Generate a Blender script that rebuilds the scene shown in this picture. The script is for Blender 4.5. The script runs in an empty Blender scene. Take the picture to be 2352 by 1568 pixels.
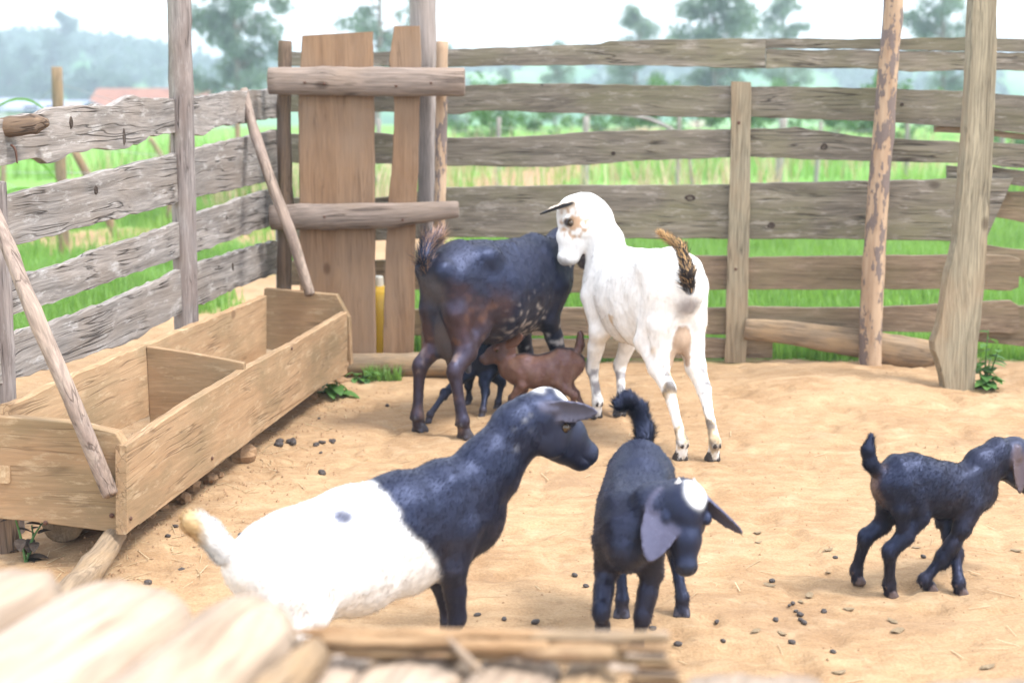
import bpy, math, random
import numpy as np
from mathutils import Matrix, Vector

# ------------------------------------------------------------------ camera, sky, sun, exposure
sc = bpy.context.scene
col = sc.collection
random.seed(7)
rng = np.random.default_rng(7)

FPX, CX, CY, HC = 3267.0, 1176.0, 784.0, 1.25      # the photograph measured on a 2352 x 1568 grid
PT = math.atan(584 / FPX)
cd = bpy.data.cameras.new('camera')
cam = bpy.data.objects.new('camera', cd)
col.objects.link(cam)
cam.location = (0, 0, HC)
cam.rotation_euler = (math.pi / 2 - PT, 0, 0)
cd.sensor_width = 36
cd.lens = 36 * FPX / 2352
cd.clip_start, cd.clip_end = 0.05, 3000
cd.dof.use_dof = True
cd.dof.focus_distance = 4.05
cd.dof.aperture_fstop = 2.9
sc.camera = cam

SUN_EL, SUN_AZ = 58.0, 115.0                       # azimuth clockwise from the view direction
w = bpy.data.worlds.new('World')
sc.world = w
w.use_nodes = True
nt = w.node_tree
nt.nodes.clear()
sky = nt.nodes.new('ShaderNodeTexSky')
sky.sky_type = 'NISHITA'
sky.sun_disc = False
sky.sun_elevation = math.radians(SUN_EL)
sky.sun_rotation = math.radians(SUN_AZ)
sky.air_density = 1.0
sky.dust_density = 1.0
sky.ozone_density = 1.6
bg = nt.nodes.new('ShaderNodeBackground')
bg.inputs[1].default_value = 0.095
ow = nt.nodes.new('ShaderNodeOutputWorld')
cl = nt.nodes.new('ShaderNodeMix')            # an even white overcast veil over the blue
cl.data_type = 'RGBA'
cl.inputs[0].default_value = 0.62
cl.inputs[7].default_value = (9.6, 9.9, 10.4, 1)
nt.links.new(sky.outputs[0], cl.inputs[6])
nt.links.new(cl.outputs[2], bg.inputs[0])
nt.links.new(bg.outputs[0], ow.inputs[0])

sl = bpy.data.lights.new('sun', 'SUN')
sl.energy = 1.5
sl.angle = math.radians(15)
sl.color = (1.0, 0.975, 0.94)
so = bpy.data.objects.new('sun', sl)
col.objects.link(so)
el, az = math.radians(SUN_EL), math.radians(SUN_AZ)
sdir = Vector((math.sin(az) * math.cos(el), math.cos(az) * math.cos(el), math.sin(el)))
so.rotation_euler = sdir.to_track_quat('Z', 'Y').to_euler()
so.location = (0, 0, 20)

vs = sc.view_settings
vs.view_transform = 'Standard'
vs.look = 'None'
vs.gamma = 1
vs.exposure = 1.95
vs.use_curve_mapping = False
sc.render.engine = 'CYCLES'
sc.cycles.use_denoising = True
sc.cycles.max_bounces = 6
sc.cycles.transparent_max_bounces = 6
sc.cycles.volume_bounces = 0

# ------------------------------------------------------------------ pixel to place
CAM = np.array([0, 0, HC])
FW = np.array([0, math.cos(PT), -math.sin(PT)])
UP = np.array([0, math.sin(PT), math.cos(PT)])
RT = np.array([1.0, 0, 0])
ZUP = np.array([0, 0, 1.0])


def ray(u, v):
    return FW + RT * ((u - CX) / FPX) + UP * ((CY - v) / FPX)


def G(u, v, z=0.0):
    d = ray(u, v)
    return CAM + d * ((z - HC) / d[2])


def V(u, v, Y):
    d = ray(u, v)
    return CAM + d * (Y / d[1])


def PLN(u, v, p, n):
    d = ray(u, v)
    return CAM + d * (np.dot(np.asarray(p, float) - CAM, n) / np.dot(d, n))


def nrm(a):
    a = np.asarray(a, float)
    return a / (np.linalg.norm(a) + 1e-12)


# ------------------------------------------------------------------ noise
def _hash(ix, iy, iz):
    n = (ix * 374761393 + iy * 668265263 + iz * 2147483647 + 1013904223) & 0xffffffff
    n = ((n ^ (n >> 13)) * 1274126177) & 0xffffffff
    return ((n ^ (n >> 16)) & 0xffffff) / float(0xffffff)


def noise(p):
    p = np.asarray(p, float)
    i = np.floor(p).astype(np.int64)
    f = p - i
    f = f * f * (3 - 2 * f)
    r = 0
    for dx in (0, 1):
        for dy in (0, 1):
            for dz in (0, 1):
                wt = (f[..., 0] if dx else 1 - f[..., 0]) * (f[..., 1] if dy else 1 - f[..., 1]) * (f[..., 2] if dz else 1 - f[..., 2])
                r = r + wt * _hash(i[..., 0] + dx, i[..., 1] + dy, i[..., 2] + dz)
    return r * 2 - 1


def fbm(p, o=3):
    r, a = 0, 1.0
    for k in range(o):
        r = r + a * noise(np.asarray(p) * 2 ** k + 17.3 * k)
        a *= 0.5
    return r


def sstep(a, b, x):
    t = np.clip((x - a) / (b - a), 0, 1)
    return t * t * (3 - 2 * t)


# ------------------------------------------------------------------ object helpers
def link(o, parent=None, M=None):
    col.objects.link(o)
    if parent is not None:
        o.parent = parent
        o.matrix_parent_inverse = Matrix.Identity(4)
        P = parent.matrix_basis.copy()
        q = parent.parent
        while q is not None:
            P = q.matrix_basis @ P
            q = q.parent
        o.matrix_basis = P.inverted() @ (M if M is not None else P)
    elif M is not None:
        o.matrix_basis = M
    return o


def tag(o, label=None, cat=None, group=None, kind=None):
    if label: o['label'] = label
    if cat: o['category'] = cat
    if group: o['group'] = group
    if kind: o['kind'] = kind
    return o


def thing(name, label, cat, loc=(0, 0, 0), group=None, rz=0.0):
    o = bpy.data.objects.new(name, None)
    o.empty_display_size = 0.1
    link(o, None, Matrix.Translation(Vector([float(x) for x in loc])) @ Matrix.Rotation(rz, 4, 'Z'))
    return tag(o, label, cat, group)


def mesh_from(name, verts, faces, mat, smooth=True, colors=None):
    me = bpy.data.meshes.new(name)
    verts = np.asarray(verts, np.float32)
    if isinstance(faces, np.ndarray):
        k = faces.shape[1]
        me.vertices.add(len(verts))
        me.vertices.foreach_set('co', verts.ravel())
        me.loops.add(faces.size)
        me.loops.foreach_set('vertex_index', faces.astype(np.int32).ravel())
        me.polygons.add(len(faces))
        me.polygons.foreach_set('loop_start', np.arange(0, faces.size, k, dtype=np.int32))
        me.update(calc_edges=True)
    else:
        me.from_pydata([tuple(map(float, v)) for v in verts], [], faces)
        me.update()
    if smooth:
        me.polygons.foreach_set('use_smooth', np.ones(len(me.polygons), bool))
    if colors is not None:
        a = me.color_attributes.new('Col', 'FLOAT_COLOR', 'POINT')
        c = np.ones((len(verts), 4), np.float32)
        c[:, :3] = colors
        a.data.foreach_set('color', c.ravel())
    if mat is not None:
        me.materials.append(mat)
    return me


def add(name, me, parent=None, M=None):
    return link(bpy.data.objects.new(name, me), parent, M)


def frame(o, ex, ez):
    """matrix with local X along ex and local Z near ez"""
    ex = nrm(ex)
    ey = nrm(np.cross(ez, ex))
    ez = np.cross(ex, ey)
    M = np.eye(4)
    M[:3, 0], M[:3, 1], M[:3, 2], M[:3, 3] = ex, ey, ez, o
    return Matrix(M.tolist())


# ------------------------------------------------------------------ materials
def newmat(name):
    m = bpy.data.materials.new(name)
    m.use_nodes = True
    t = m.node_tree
    t.nodes.clear()
    out = t.nodes.new('ShaderNodeOutputMaterial')
    b = t.nodes.new('ShaderNodeBsdfPrincipled')
    t.links.new(b.outputs[0], out.inputs[0])
    return m, t, b, out


class NB:
    def __init__(s, t):
        s.t = t

    def n(s, typ, **kw):
        x = s.t.nodes.new(typ)
        for k, v in kw.items():
            setattr(x, k, v)
        return x

    def l(s, a, b):
        s.t.links.new(a, b)

    def noise(s, vec, scale=1.0, detail=4.0, rough=0.55, dist=0.0):
        x = s.n('ShaderNodeTexNoise')
        x.inputs['Scale'].default_value = scale
        x.inputs['Detail'].default_value = detail
        x.inputs['Roughness'].default_value = rough
        x.inputs['Distortion'].default_value = dist
        if vec is not None: s.l(vec, x.inputs['Vector'])
        return x.outputs['Fac']

    def ramp(s, fac, stops, interp='LINEAR'):
        x = s.n('ShaderNodeValToRGB')
        x.color_ramp.interpolation = interp
        e = x.color_ramp.elements
        while len(e) < len(stops): e.new(0.5)
        for i, (p, c) in enumerate(stops):
            e[i].position = p
            e[i].color = (c, c, c, 1) if isinstance(c, (int, float)) else (*c, 1)
        s.l(fac, x.inputs[0])
        return x.outputs[0]

    def mix(s, fac, a, b, typ='MIX'):
        x = s.n('ShaderNodeMix', data_type='RGBA', blend_type=typ)
        if isinstance(fac, (int, float)): x.inputs[0].default_value = fac
        else: s.l(fac, x.inputs[0])
        for i, q in ((6, a), (7, b)):
            if isinstance(q, tuple): x.inputs[i].default_value = (*q, 1)
            else: s.l(q, x.inputs[i])
        return x.outputs[2]

    def math(s, op, a, b=None):
        x = s.n('ShaderNodeMath', operation=op)
        for i, q in enumerate((a, b)):
            if q is None: continue
            if isinstance(q, (int, float)): x.inputs[i].default_value = q
            else: s.l(q, x.inputs[i])
        return x.outputs[0]

    def mapv(s, vec, scale, loc=None):
        x = s.n('ShaderNodeMapping')
        x.inputs['Scale'].default_value = scale
        if loc is not None: s.l(loc, x.inputs['Location'])
        s.l(vec, x.inputs['Vector'])
        return x.outputs[0]

    def bump(s, h, strength, dist, prev=None):
        x = s.n('ShaderNodeBump')
        x.inputs['Strength'].default_value = strength
        x.inputs['Distance'].default_value = dist
        s.l(h, x.inputs['Height'])
        if prev is not None: s.l(prev, x.inputs['Normal'])
        return x.outputs[0]


def objvec(b):
    """object coordinates shifted per object, so that alike pieces differ"""
    tc = b.n('ShaderNodeTexCoord')
    oi = b.n('ShaderNodeObjectInfo')
    sc_ = b.n('ShaderNodeVectorMath', operation='SCALE')
    cmb = b.n('ShaderNodeCombineXYZ')
    for i, k in enumerate((31.0, 17.0, 23.0)):
        b.l(b.math('MULTIPLY', oi.outputs['Random'], k), cmb.inputs[i])
    ad = b.n('ShaderNodeVectorMath', operation='ADD')
    b.l(tc.outputs['Object'], ad.inputs[0])
    b.l(cmb.outputs[0], ad.inputs[1])
    return ad.outputs[0], oi.outputs['Random']


def wood(name, dark, light, patch=None, patch_amt=0.5, patch_scale=3.0, crack=0.55, bleach=None, bleach_amt=0.35, bump=0.6, freq=1.0, rough=0.85, fine_lo=0.60, fine_hi=1.2):
    m, t, bs, out = newmat(name)
    b = NB(t)
    vec, rnd = objvec(b)
    wob = b.noise(b.mapv(vec, (1.2, 5, 5)), 1.5, 2)
    wv = b.n('ShaderNodeVectorMath', operation='ADD')
    cmb = b.n('ShaderNodeCombineXYZ')
    b.l(b.math('MULTIPLY', wob, 0.06), cmb.inputs[1])
    b.l(b.math('MULTIPLY', wob, 0.06), cmb.inputs[2])
    b.l(vec, wv.inputs[0]); b.l(cmb.outputs[0], wv.inputs[1])
    vec2 = wv.outputs[0]
    g1 = b.noise(b.mapv(vec2, (1.6, 26 * freq, 26 * freq)), 1.0, 5, 0.62)
    g2 = b.noise(b.mapv(vec2, (7, 150 * freq, 150 * freq)), 1.0, 3, 0.6)
    base = b.ramp(g1, [(0.25, dark), (0.72, light)])
    fine = b.ramp(g2, [(0.3, fine_lo), (0.7, fine_hi)])
    c = b.mix(1.0, base, fine, 'MULTIPLY')
    if patch is not None:
        pn = b.noise(b.mapv(vec, (1.0, 2.2, 2.2)), patch_scale, 4, 0.6)
        pm = b.ramp(pn, [(0.42, 0.0), (0.66, patch_amt)])
        c = b.mix(pm, c, patch)
    if bleach is not None:
        bn = b.noise(b.mapv(vec, (2.5, 9, 9)), 4.0, 5, 0.7)
        c = b.mix(b.ramp(bn, [(0.55, 0.0), (0.68, bleach_amt)]), c, bleach)
    # long drying cracks
    cr = b.noise(b.mapv(vec2, (1.1, 38 * freq, 38 * freq)), 1.0, 2, 0.5)
    cm = b.math('ABSOLUTE', b.math('SUBTRACT', cr, 0.5))
    crk = b.ramp(cm, [(0.0, crack), (0.012, crack * 0.6), (0.03, 0.0)])
    gate_ = b.ramp(b.noise(vec, 5.0, 2), [(0.45, 0.0), (0.6, 1.0)])
    crk = b.math('MULTIPLY', crk, gate_)
    c = b.mix(crk, c, (dark[0] * 0.25, dark[1] * 0.22, dark[2] * 0.22))
    # knots
    vo = b.n('ShaderNodeTexVoronoi')
    vo.inputs['Scale'].default_value = 3.0
    b.l(b.mapv(vec, (0.8, 1.3, 1.3)), vo.inputs['Vector'])
    kn = b.ramp(vo.outputs['Distance'], [(0.0, 0.85), (0.05, 0.6), (0.085, 0.0)])
    c = b.mix(kn, c, (dark[0] * 0.4, dark[1] * 0.33, dark[2] * 0.3))
    hv = b.n('ShaderNodeHueSaturation')
    b.l(b.math('ADD', b.math('MULTIPLY', rnd, 0.3), 0.86), hv.inputs['Value'])
    b.l(c, hv.inputs['Color'])
    b.l(hv.outputs[0], bs.inputs['Base Color'])
    bs.inputs['Roughness'].default_value = rough
    bs.inputs['Specular IOR Level'].default_value = 0.25
    n1 = b.bump(g1, bump * 0.6, 0.006)
    n2 = b.bump(g2, bump * 0.5, 0.0025, n1)
    n3 = b.bump(b.math('SUBTRACT', 1.0, crk), bump, 0.004, n2)
    b.l(n3, bs.inputs['Normal'])
    return m


M_LEFT = wood('weathered_grey_board', (0.105, 0.09, 0.08), (0.33, 0.295, 0.27), patch=(0.21, 0.165, 0.13), patch_amt=0.5, bleach=(0.46, 0.44, 0.42), bleach_amt=0.55, crack=0.9, bump=1.0)
M_BACK = wood('mossy_board', (0.105, 0.088, 0.068), (0.25, 0.215, 0.17), patch=(0.165, 0.155, 0.08), patch_amt=0.55, patch_scale=2.6, bleach=(0.40, 0.36, 0.32), bleach_amt=0.5, crack=0.9, bump=0.8)
M_LOW = wood('brown_board', (0.125, 0.085, 0.055), (0.29, 0.21, 0.14), patch=(0.17, 0.145, 0.075), patch_amt=0.45, bleach=(0.40, 0.31, 0.23), bleach_amt=0.3)
M_GATE = wood('gate_plank', (0.175, 0.098, 0.053), (0.28, 0.172, 0.10), patch=(0.22, 0.155, 0.108), patch_amt=0.6, patch_scale=1.6, crack=0.35, bump=0.35, fine_lo=0.78, fine_hi=1.1)
M_BAR = wood('grey_log', (0.14, 0.105, 0.085), (0.30, 0.235, 0.195), patch=(0.24, 0.17, 0.12), patch_amt=0.5, crack=0.8)
M_POST = wood('grey_post', (0.13, 0.105, 0.098), (0.33, 0.29, 0.27), patch=(0.20, 0.145, 0.12), patch_amt=0.5, crack=0.85, bleach=(0.44, 0.4, 0.38), bump=0.9)
M_PALEPOST = wood('pale_grey_post', (0.20, 0.175, 0.165), (0.35, 0.31, 0.29), patch=(0.24, 0.19, 0.16), crack=0.5, bump=0.4)
M_SLABPOST = wood('axe_cut_post', (0.15, 0.125, 0.085), (0.29, 0.25, 0.175), patch=(0.27, 0.175, 0.10), patch_amt=0.6, patch_scale=1.6, crack=0.6)
M_TROUGH = wood('trough_board', (0.29, 0.175, 0.092), (0.385, 0.255, 0.145), patch=(0.17, 0.128, 0.070), patch_amt=0.6, patch_scale=3.4, crack=0.55, bleach=(0.50, 0.38, 0.24), bleach_amt=0.5, bump=0.4, freq=0.9, fine_lo=0.84, fine_hi=1.08)
M_POLE = wood('stripped_pole', (0.16, 0.115, 0.09), (0.34, 0.26, 0.205), patch=(0.19, 0.14, 0.12), patch_amt=0.6, crack=0.7, bleach=(0.42, 0.36, 0.3))
M_DARKPOLE = wood('dark_bark_pole', (0.075, 0.048, 0.033), (0.22, 0.145, 0.09), patch=(0.13, 0.10, 0.085), patch_amt=0.6, crack=0.8)
M_PALE = wood('pale_slab', (0.25, 0.175, 0.115), (0.43, 0.335, 0.25), patch=(0.36, 0.285, 0.23), patch_amt=0.6, crack=0.4, bump=0.5, freq=0.6)
M_BARK = wood('bark_strip', (0.12, 0.063, 0.03), (0.30, 0.18, 0.09), patch=(0.38, 0.25, 0.14), patch_amt=0.7, patch_scale=9, crack=0.5)
M_LOG = wood('dusty_log', (0.17, 0.12, 0.078), (0.32, 0.235, 0.155), patch=(0.33, 0.22, 0.12), patch_amt=0.7, patch_scale=7, crack=0.45)


def flecked():
    m, t, bs, out = newmat('flaking_bark_post')
    b = NB(t)
    vec, rnd = objvec(b)
    g = b.noise(b.mapv(vec, (4, 30, 30)), 1.0, 5, 0.6)
    c = b.ramp(g, [(0.3, (0.28, 0.175, 0.105)), (0.7, (0.46, 0.33, 0.22))])
    f = b.noise(b.mapv(vec, (9, 26, 26)), 1.0, 4, 0.65)
    big = b.noise(b.mapv(vec, (1.4, 6, 6)), 1.0, 2)
    fm = b.ramp(b.math('ADD', f, b.math('MULTIPLY', b.math('SUBTRACT', big, 0.5), 0.5)), [(0.53, 0.0), (0.56, 1.0)])
    c = b.mix(fm, c, (0.16, 0.12, 0.105))
    b.l(c, bs.inputs['Base Color'])
    bs.inputs['Roughness'].default_value = 0.85
    n1 = b.bump(fm, 0.7, 0.004)
    b.l(b.bump(g, 0.4, 0.004, n1), bs.inputs['Normal'])
    return m


M_FLECK = flecked()


def plain(name, c, rough=0.8, c2=None, scale=20.0, bump=0.0, spec=0.3):
    m, t, bs, out = newmat(name)
    b = NB(t)
    vec, rnd = objvec(b)
    if c2 is None: c2 = tuple(x * 0.6 for x in c)
    n = b.noise(vec, scale, 5, 0.6)
    b.l(b.ramp(n, [(0.3, c2), (0.7, c)]), bs.inputs['Base Color'])
    bs.inputs['Roughness'].default_value = rough
    bs.inputs['Specular IOR Level'].default_value = spec
    if bump: b.l(b.bump(n, bump, 0.01), bs.inputs['Normal'])
    return m


def leafmat(name, c, c2, trans=0.35, rough=0.5):
    m, t, bs, out = newmat(name)
    b = NB(t)
    geo = b.n('ShaderNodeNewGeometry')
    oi = b.n('ShaderNodeObjectInfo')
    fac = b.math('FRACT', b.math('ADD', geo.outputs['Random Per Island'], oi.outputs['Random']))
    colr = b.ramp(fac, [(0.0, c2), (1.0, c)])
    b.l(colr, bs.inputs['Base Color'])
    bs.inputs['Roughness'].default_value = rough
    tr = b.n('ShaderNodeBsdfTranslucent')
    b.l(b.mix(0.5, colr, (c[0] * 1.3, c[1] * 1.4, c[2] * 0.6)), tr.inputs[0])
    mx = b.n('ShaderNodeMixShader')
    mx.inputs[0].default_value = trans
    b.l(bs.outputs[0], mx.inputs[1]); b.l(tr.outputs[0], mx.inputs[2])
    b.l(mx.outputs[0], out.inputs[0])
    return m


M_GRASS = leafmat('grass_blade', (0.23, 0.38, 0.095), (0.13, 0.26, 0.055), 0.5)
M_LEAF = leafmat('weed_leaf', (0.10, 0.22, 0.05), (0.05, 0.13, 0.03), 0.3)
M_CORN = leafmat('maize_leaf', (0.13, 0.30, 0.05), (0.08, 0.2, 0.03), 0.4)
M_GUM = leafmat('gum_leaf', (0.21, 0.285, 0.235), (0.115, 0.17, 0.16), 0.55)
M_GUMDARK = leafmat('dark_gum_leaf', (0.11, 0.18, 0.13), (0.055, 0.10, 0.085), 0.35)
M_BUSH = leafmat('bush_leaf', (0.11, 0.22, 0.07), (0.06, 0.14, 0.04), 0.35)
M_STRAW = leafmat('dry_stem', (0.52, 0.42, 0.28), (0.36, 0.27, 0.16), 0.3)
M_TRUNK = plain('gum_trunk', (0.23, 0.19, 0.15), 0.9, (0.12, 0.1, 0.08), 8, 0.4)
M_DUNG = plain('dung', (0.07, 0.052, 0.045), 0.5, (0.03, 0.022, 0.02), 60, 0.4, 0.5)
M_CRUST = plain('dried_scrap', (0.34, 0.25, 0.15), 0.9, (0.17, 0.12, 0.07), 60, 0.5)
M_CLOD = plain('earth_clod', (0.36, 0.225, 0.125), 0.95, (0.20, 0.12, 0.065), 25, 0.8)
M_KNOT = plain('knot_wood', (0.07, 0.05, 0.037), 0.9, (0.03, 0.02, 0.015), 90, 0.4)
M_NAIL = plain('rusty_nail', (0.12, 0.055, 0.035), 0.6, None, 80)
M_WIRE = plain('wire', (0.35, 0.36, 0.38), 0.4)
M_YELLOW = plain('yellow_plastic', (0.80, 0.50, 0.03), 0.35, (0.72, 0.42, 0.02), 8, 0.0, 0.5)
M_WHITECAP = plain('white_cap', (0.8, 0.78, 0.7), 0.5, (0.7, 0.68, 0.6), 8)
M_BRICKWALL = plain('brick_wall', (0.36, 0.19, 0.13), 0.9, (0.26, 0.13, 0.09), 3)
M_PINKWALL = plain('plaster_end_wall', (0.48, 0.29, 0.22), 0.9, (0.4, 0.24, 0.18), 2)
M_TILE = plain('clay_tile', (0.30, 0.15, 0.10), 0.85, (0.19, 0.09, 0.065), 2.5)
M_WHITEWALL = plain('pale_wall', (0.62, 0.6, 0.6), 0.9, (0.52, 0.5, 0.52), 1.5)
M_SHEET = plain('grey_sheet_roof', (0.24, 0.27, 0.36), 0.5, (0.2, 0.22, 0.3), 2)
M_DARKGLASS = plain('dark_pane', (0.03, 0.03, 0.035), 0.2)


# ------------------------------------------------------------------ the ground
def fence_y(x):
    """where the back fence stands"""
    return 6.62 - 0.27 * (x + 1.0) / 2.2


LP0, LP1 = np.array([-0.985, 3.62]), np.array([-0.675, 5.80])       # line of the trough front
LD = (LP1 - LP0) / np.linalg.norm(LP1 - LP0)
LN = np.array([-LD[1], LD[0]])                                        # towards the left fence
FOFF = 0.475                                                           # trough front to fence face


def left_side(x, y):
    return (np.asarray(x) - LP0[0]) * LN[0] + (np.asarray(y) - LP0[1]) * LN[1] - FOFF


def tz(x, y):
    x = np.asarray(x, float); y = np.asarray(y, float)
    P = np.stack([x, y, np.zeros_like(x)], -1)
    near = np.exp(-(np.hypot(x, y - 4) / 14.0) ** 2)
    z = near * (0.012 * fbm(P * 2.1, 2) + 0.006 * fbm(P * 7 + 5, 2) + 0.0035 * fbm(P * 19 + 9, 2))
    near2 = np.exp(-(np.hypot(x - .3, y - 4) / 4.0) ** 4)
    pr = fbm(P * 11 + 21, 2)
    z = z - near2 * 0.013 * sstep(.42, .75, pr) - near2 * 0.007 * sstep(.5, .8, noise(P * 23 + 2))
    z = z + 0.075 * np.exp(-((x - 1.35) / 0.75) ** 2 - ((y - 5.75) / 0.5) ** 2)
    z = z + 0.06 * np.exp(-((x - 2.35) / 0.35) ** 2 - ((y - 5.9) / 0.45) ** 2)
    z = z + 0.035 * np.exp(-((x - 1.25) / 0.3) ** 2 - ((y - 3.0) / 0.25) ** 2)
    z = z + 0.03 * np.exp(-((x + 1.0) / 0.25) ** 2 - ((y - 4.6) / 1.2) ** 2)
    z = z + 0.25 * fbm(P * 0.05 + 3, 2) * sstep(12, 40, y)
    # the field falls away into a valley, then the land climbs again
    z = z - 3.2 * sstep(40, 110, y)
    z = z + 3.0 * fbm(P * 0.011 + 8, 2) * sstep(110, 220, y)
    return z


def axis(lo, a, b, hi, st, growth):
    xs = list(np.arange(a, b + st * 0.5, st))
    s, x = st, xs[-1]
    while x < hi:
        s *= growth; x += s; xs.append(x)
    s, x = st, xs[0]
    pre = []
    while x > lo:
        s *= growth; x -= s; pre.append(x)
    return np.array(pre[::-1] + xs)


def grass_mask(x, y):
    P = np.stack([x, y, np.zeros_like(x)], -1)
    n = fbm(P * 3.0, 3) * 0.12
    back = sstep(-0.02, 0.16, y - fence_y(x) - 0.06 + n)
    ls = left_side(x, y)
    n2 = fbm(P * 1.1 + 40, 3)
    left = sstep(1.0, 1.5, ls + n2 * 0.5)
    # a dug plot beyond the left fence
    plot = np.exp(-(((x + 2.7) / 1.3) ** 2 + ((y - 11.6) / 1.3) ** 2) ** 2)
    left = left * (1 - 0.95 * sstep(0.3, 0.6, plot + 0.25 * n2))
    outside_left = sstep(0.0, 0.05, ls)
    m = np.where(ls > 0, left, back)
    m = np.where(y < 0.5, 0.2, m)
    return m


xs = axis(-700, -1.9, 2.7, 700, 0.017, 1.085)
ys = axis(-60, 1.6, 6.9, 1100, 0.017, 1.075)
X, Y = np.meshgrid(xs, ys, indexing='ij')
Z = tz(X, Y)
gm = grass_mask(X, Y)
far = sstep(14, 40, Y)
nx, ny = X.shape
idx = np.arange(nx * ny).reshape(nx, ny)
q = np.stack([idx[:-1, :-1], idx[1:, :-1], idx[1:, 1:], idx[:-1, 1:]], -1).reshape(-1, 4)
cols = np.zeros((nx * ny, 3), np.float32)
cols[:, 0] = gm.ravel()


def ground_mat():
    m, t, bs, out = newmat('earth_and_turf')
    b = NB(t)
    tc = b.n('ShaderNodeTexCoord')
    vec = tc.outputs['Object']
    at = b.n('ShaderNodeVertexColor', layer_name='Col')
    sp = b.n('ShaderNodeSeparateColor')
    b.l(at.outputs[0], sp.inputs[0])
    n1 = b.noise(vec, 2.3, 5, 0.6)
    n2 = b.noise(b.mapv(vec, (9, 22, 9)), 1.0, 5, 0.65)
    n3 = b.noise(vec, 150, 3, 0.6)
    n4 = b.noise(vec, 38, 4, 0.6)
    c = b.ramp(n1, [(0.3, (0.25, 0.150, 0.077)), (0.7, (0.36, 0.235, 0.130))])
    c = b.mix(b.ramp(n2, [(0.42, 0.0), (0.75, 0.55)]), c, (0.455, 0.32, 0.185))
    c = b.mix(1.0, c, b.ramp(n3, [(0.25, 0.8), (0.7, 1.12)]), 'MULTIPLY')
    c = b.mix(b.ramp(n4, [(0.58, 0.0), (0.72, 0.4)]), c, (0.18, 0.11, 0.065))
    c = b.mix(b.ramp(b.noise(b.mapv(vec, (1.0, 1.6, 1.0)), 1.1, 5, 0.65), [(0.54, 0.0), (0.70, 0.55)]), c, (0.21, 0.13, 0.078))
    c = b.mix(b.ramp(b.noise(vec, 5.5, 6, 0.7), [(0.55, 0.0), (0.68, 0.35)]), c, (0.48, 0.355, 0.225))
    g = b.ramp(b.noise(vec, 9, 4), [(0.3, (0.09, 0.23, 0.04)), (0.7, (0.17, 0.34, 0.065))])
    gl = b.ramp(b.noise(vec, 0.35, 3), [(0.35, 0.0), (0.7, 0.5)])
    g = b.mix(gl, g, (0.20, 0.31, 0.085))
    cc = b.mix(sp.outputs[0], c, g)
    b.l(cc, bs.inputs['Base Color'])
    bs.inputs['Roughness'].default_value = 0.95
    bs.inputs['Specular IOR Level'].default_value = 0.15
    a = b.bump(n2, 0.55, 0.02)
    a = b.bump(n4, 0.6, 0.008, a)
    a = b.bump(n3, 0.5, 0.003, a)
    b.l(a, bs.inputs['Normal'])
    return m


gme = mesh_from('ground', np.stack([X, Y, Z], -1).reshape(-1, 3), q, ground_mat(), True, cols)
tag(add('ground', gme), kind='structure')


# ------------------------------------------------------------------ boards and poles
def resample(pl, n):
    pl = np.asarray(pl, float)
    t = np.linspace(pl[0, 0], pl[-1, 0], n)
    return np.stack([t, np.interp(t, pl[:, 0], pl[:, 1])], -1)


def slab(name, parent, top, bot, p, nvec, th, mat, step=0.035, rough=0.0025, bow=0.0, ends=0.004):
    """board with traced upper and lower edges standing in the plane (p, nvec); nvec points to the camera side"""
    nvec = nrm(nvec)
    T = [PLN(u, v, p, nvec) for u, v in top]
    B = [PLN(u, v, p, nvec) for u, v in bot]
    ex = nrm(np.cross(nvec, ZUP)) * -1
    if ex[0] < 0 and abs(ex[0]) > 0.5: ex = -ex
    if np.dot(T[-1] - T[0], ex) < 0: ex = -ex
    o = (T[0] + T[-1] + B[0] + B[-1]) / 4
    tl = np.array([[(q - o) @ ex, q[2] - o[2]] for q in T])
    bl = np.array([[(q - o) @ ex, q[2] - o[2]] for q in B])
    n = max(8, int((tl[-1, 0] - tl[0, 0]) / step))
    sd = random.random() * 100
    tr, br = resample(tl, n), resample(bl, n)
    k = np.arange(n)
    for a, s_ in ((tr, 0), (br, 50)):
        a[:, 1] += rough * fbm(np.stack([a[:, 0] * 22 + sd + s_, np.zeros(n), np.zeros(n)], -1), 3)
        a[0, 0] += random.uniform(-ends, ends); a[-1, 0] += random.uniform(-ends, ends)
    ring = [(0.0, -0.12), (0.012, 0.0), (0.25, 0.0), (0.5, 0.0), (0.75, 0.0), (0.988, 0.0), (1.0, -0.12), (1.0, -0.88), (0.99, -1.0), (0.5, -1.0), (0.01, -1.0), (0.0, -0.88)]
    # local Y = up x X
    ey = np.cross(ZUP, ex)
    sgn = 1.0 if ey @ nvec > 0 else -1.0
    vs_, nr = [], len(ring)
    for i in range(n):
        for f, d in ring:
            x = br[i, 0] + (tr[i, 0] - br[i, 0]) * f
            z = br[i, 1] + (tr[i, 1] - br[i, 1]) * f
            wv = 0.0022 * noise(np.array([x * 3 + sd, z * 14, 3.0])) + bow * math.sin(math.pi * i / (n - 1))
            vs_.append((x, sgn * (d * th + wv), z))
    fs = []
    for i in range(n - 1):
        for j in range(nr):
            a, c = i * nr + j, i * nr + (j + 1) % nr
            fs.append((a, c, c + nr, a + nr) if sgn < 0 else (a, a + nr, c + nr, c))
    fs.append(tuple(range(nr)) if sgn > 0 else tuple(range(nr))[::-1])
    e = tuple((n - 1) * nr + j for j in range(nr))
    fs.append(e[::-1] if sgn > 0 else e)
    me = mesh_from(name, np.array(vs_), fs, mat, False)
    M = np.eye(4)
    M[:3, 0], M[:3, 1], M[:3, 2], M[:3, 3] = ex, ey, ZUP, o
    ob = add(name, me, parent, Matrix(M.tolist()))
    return ob


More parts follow.
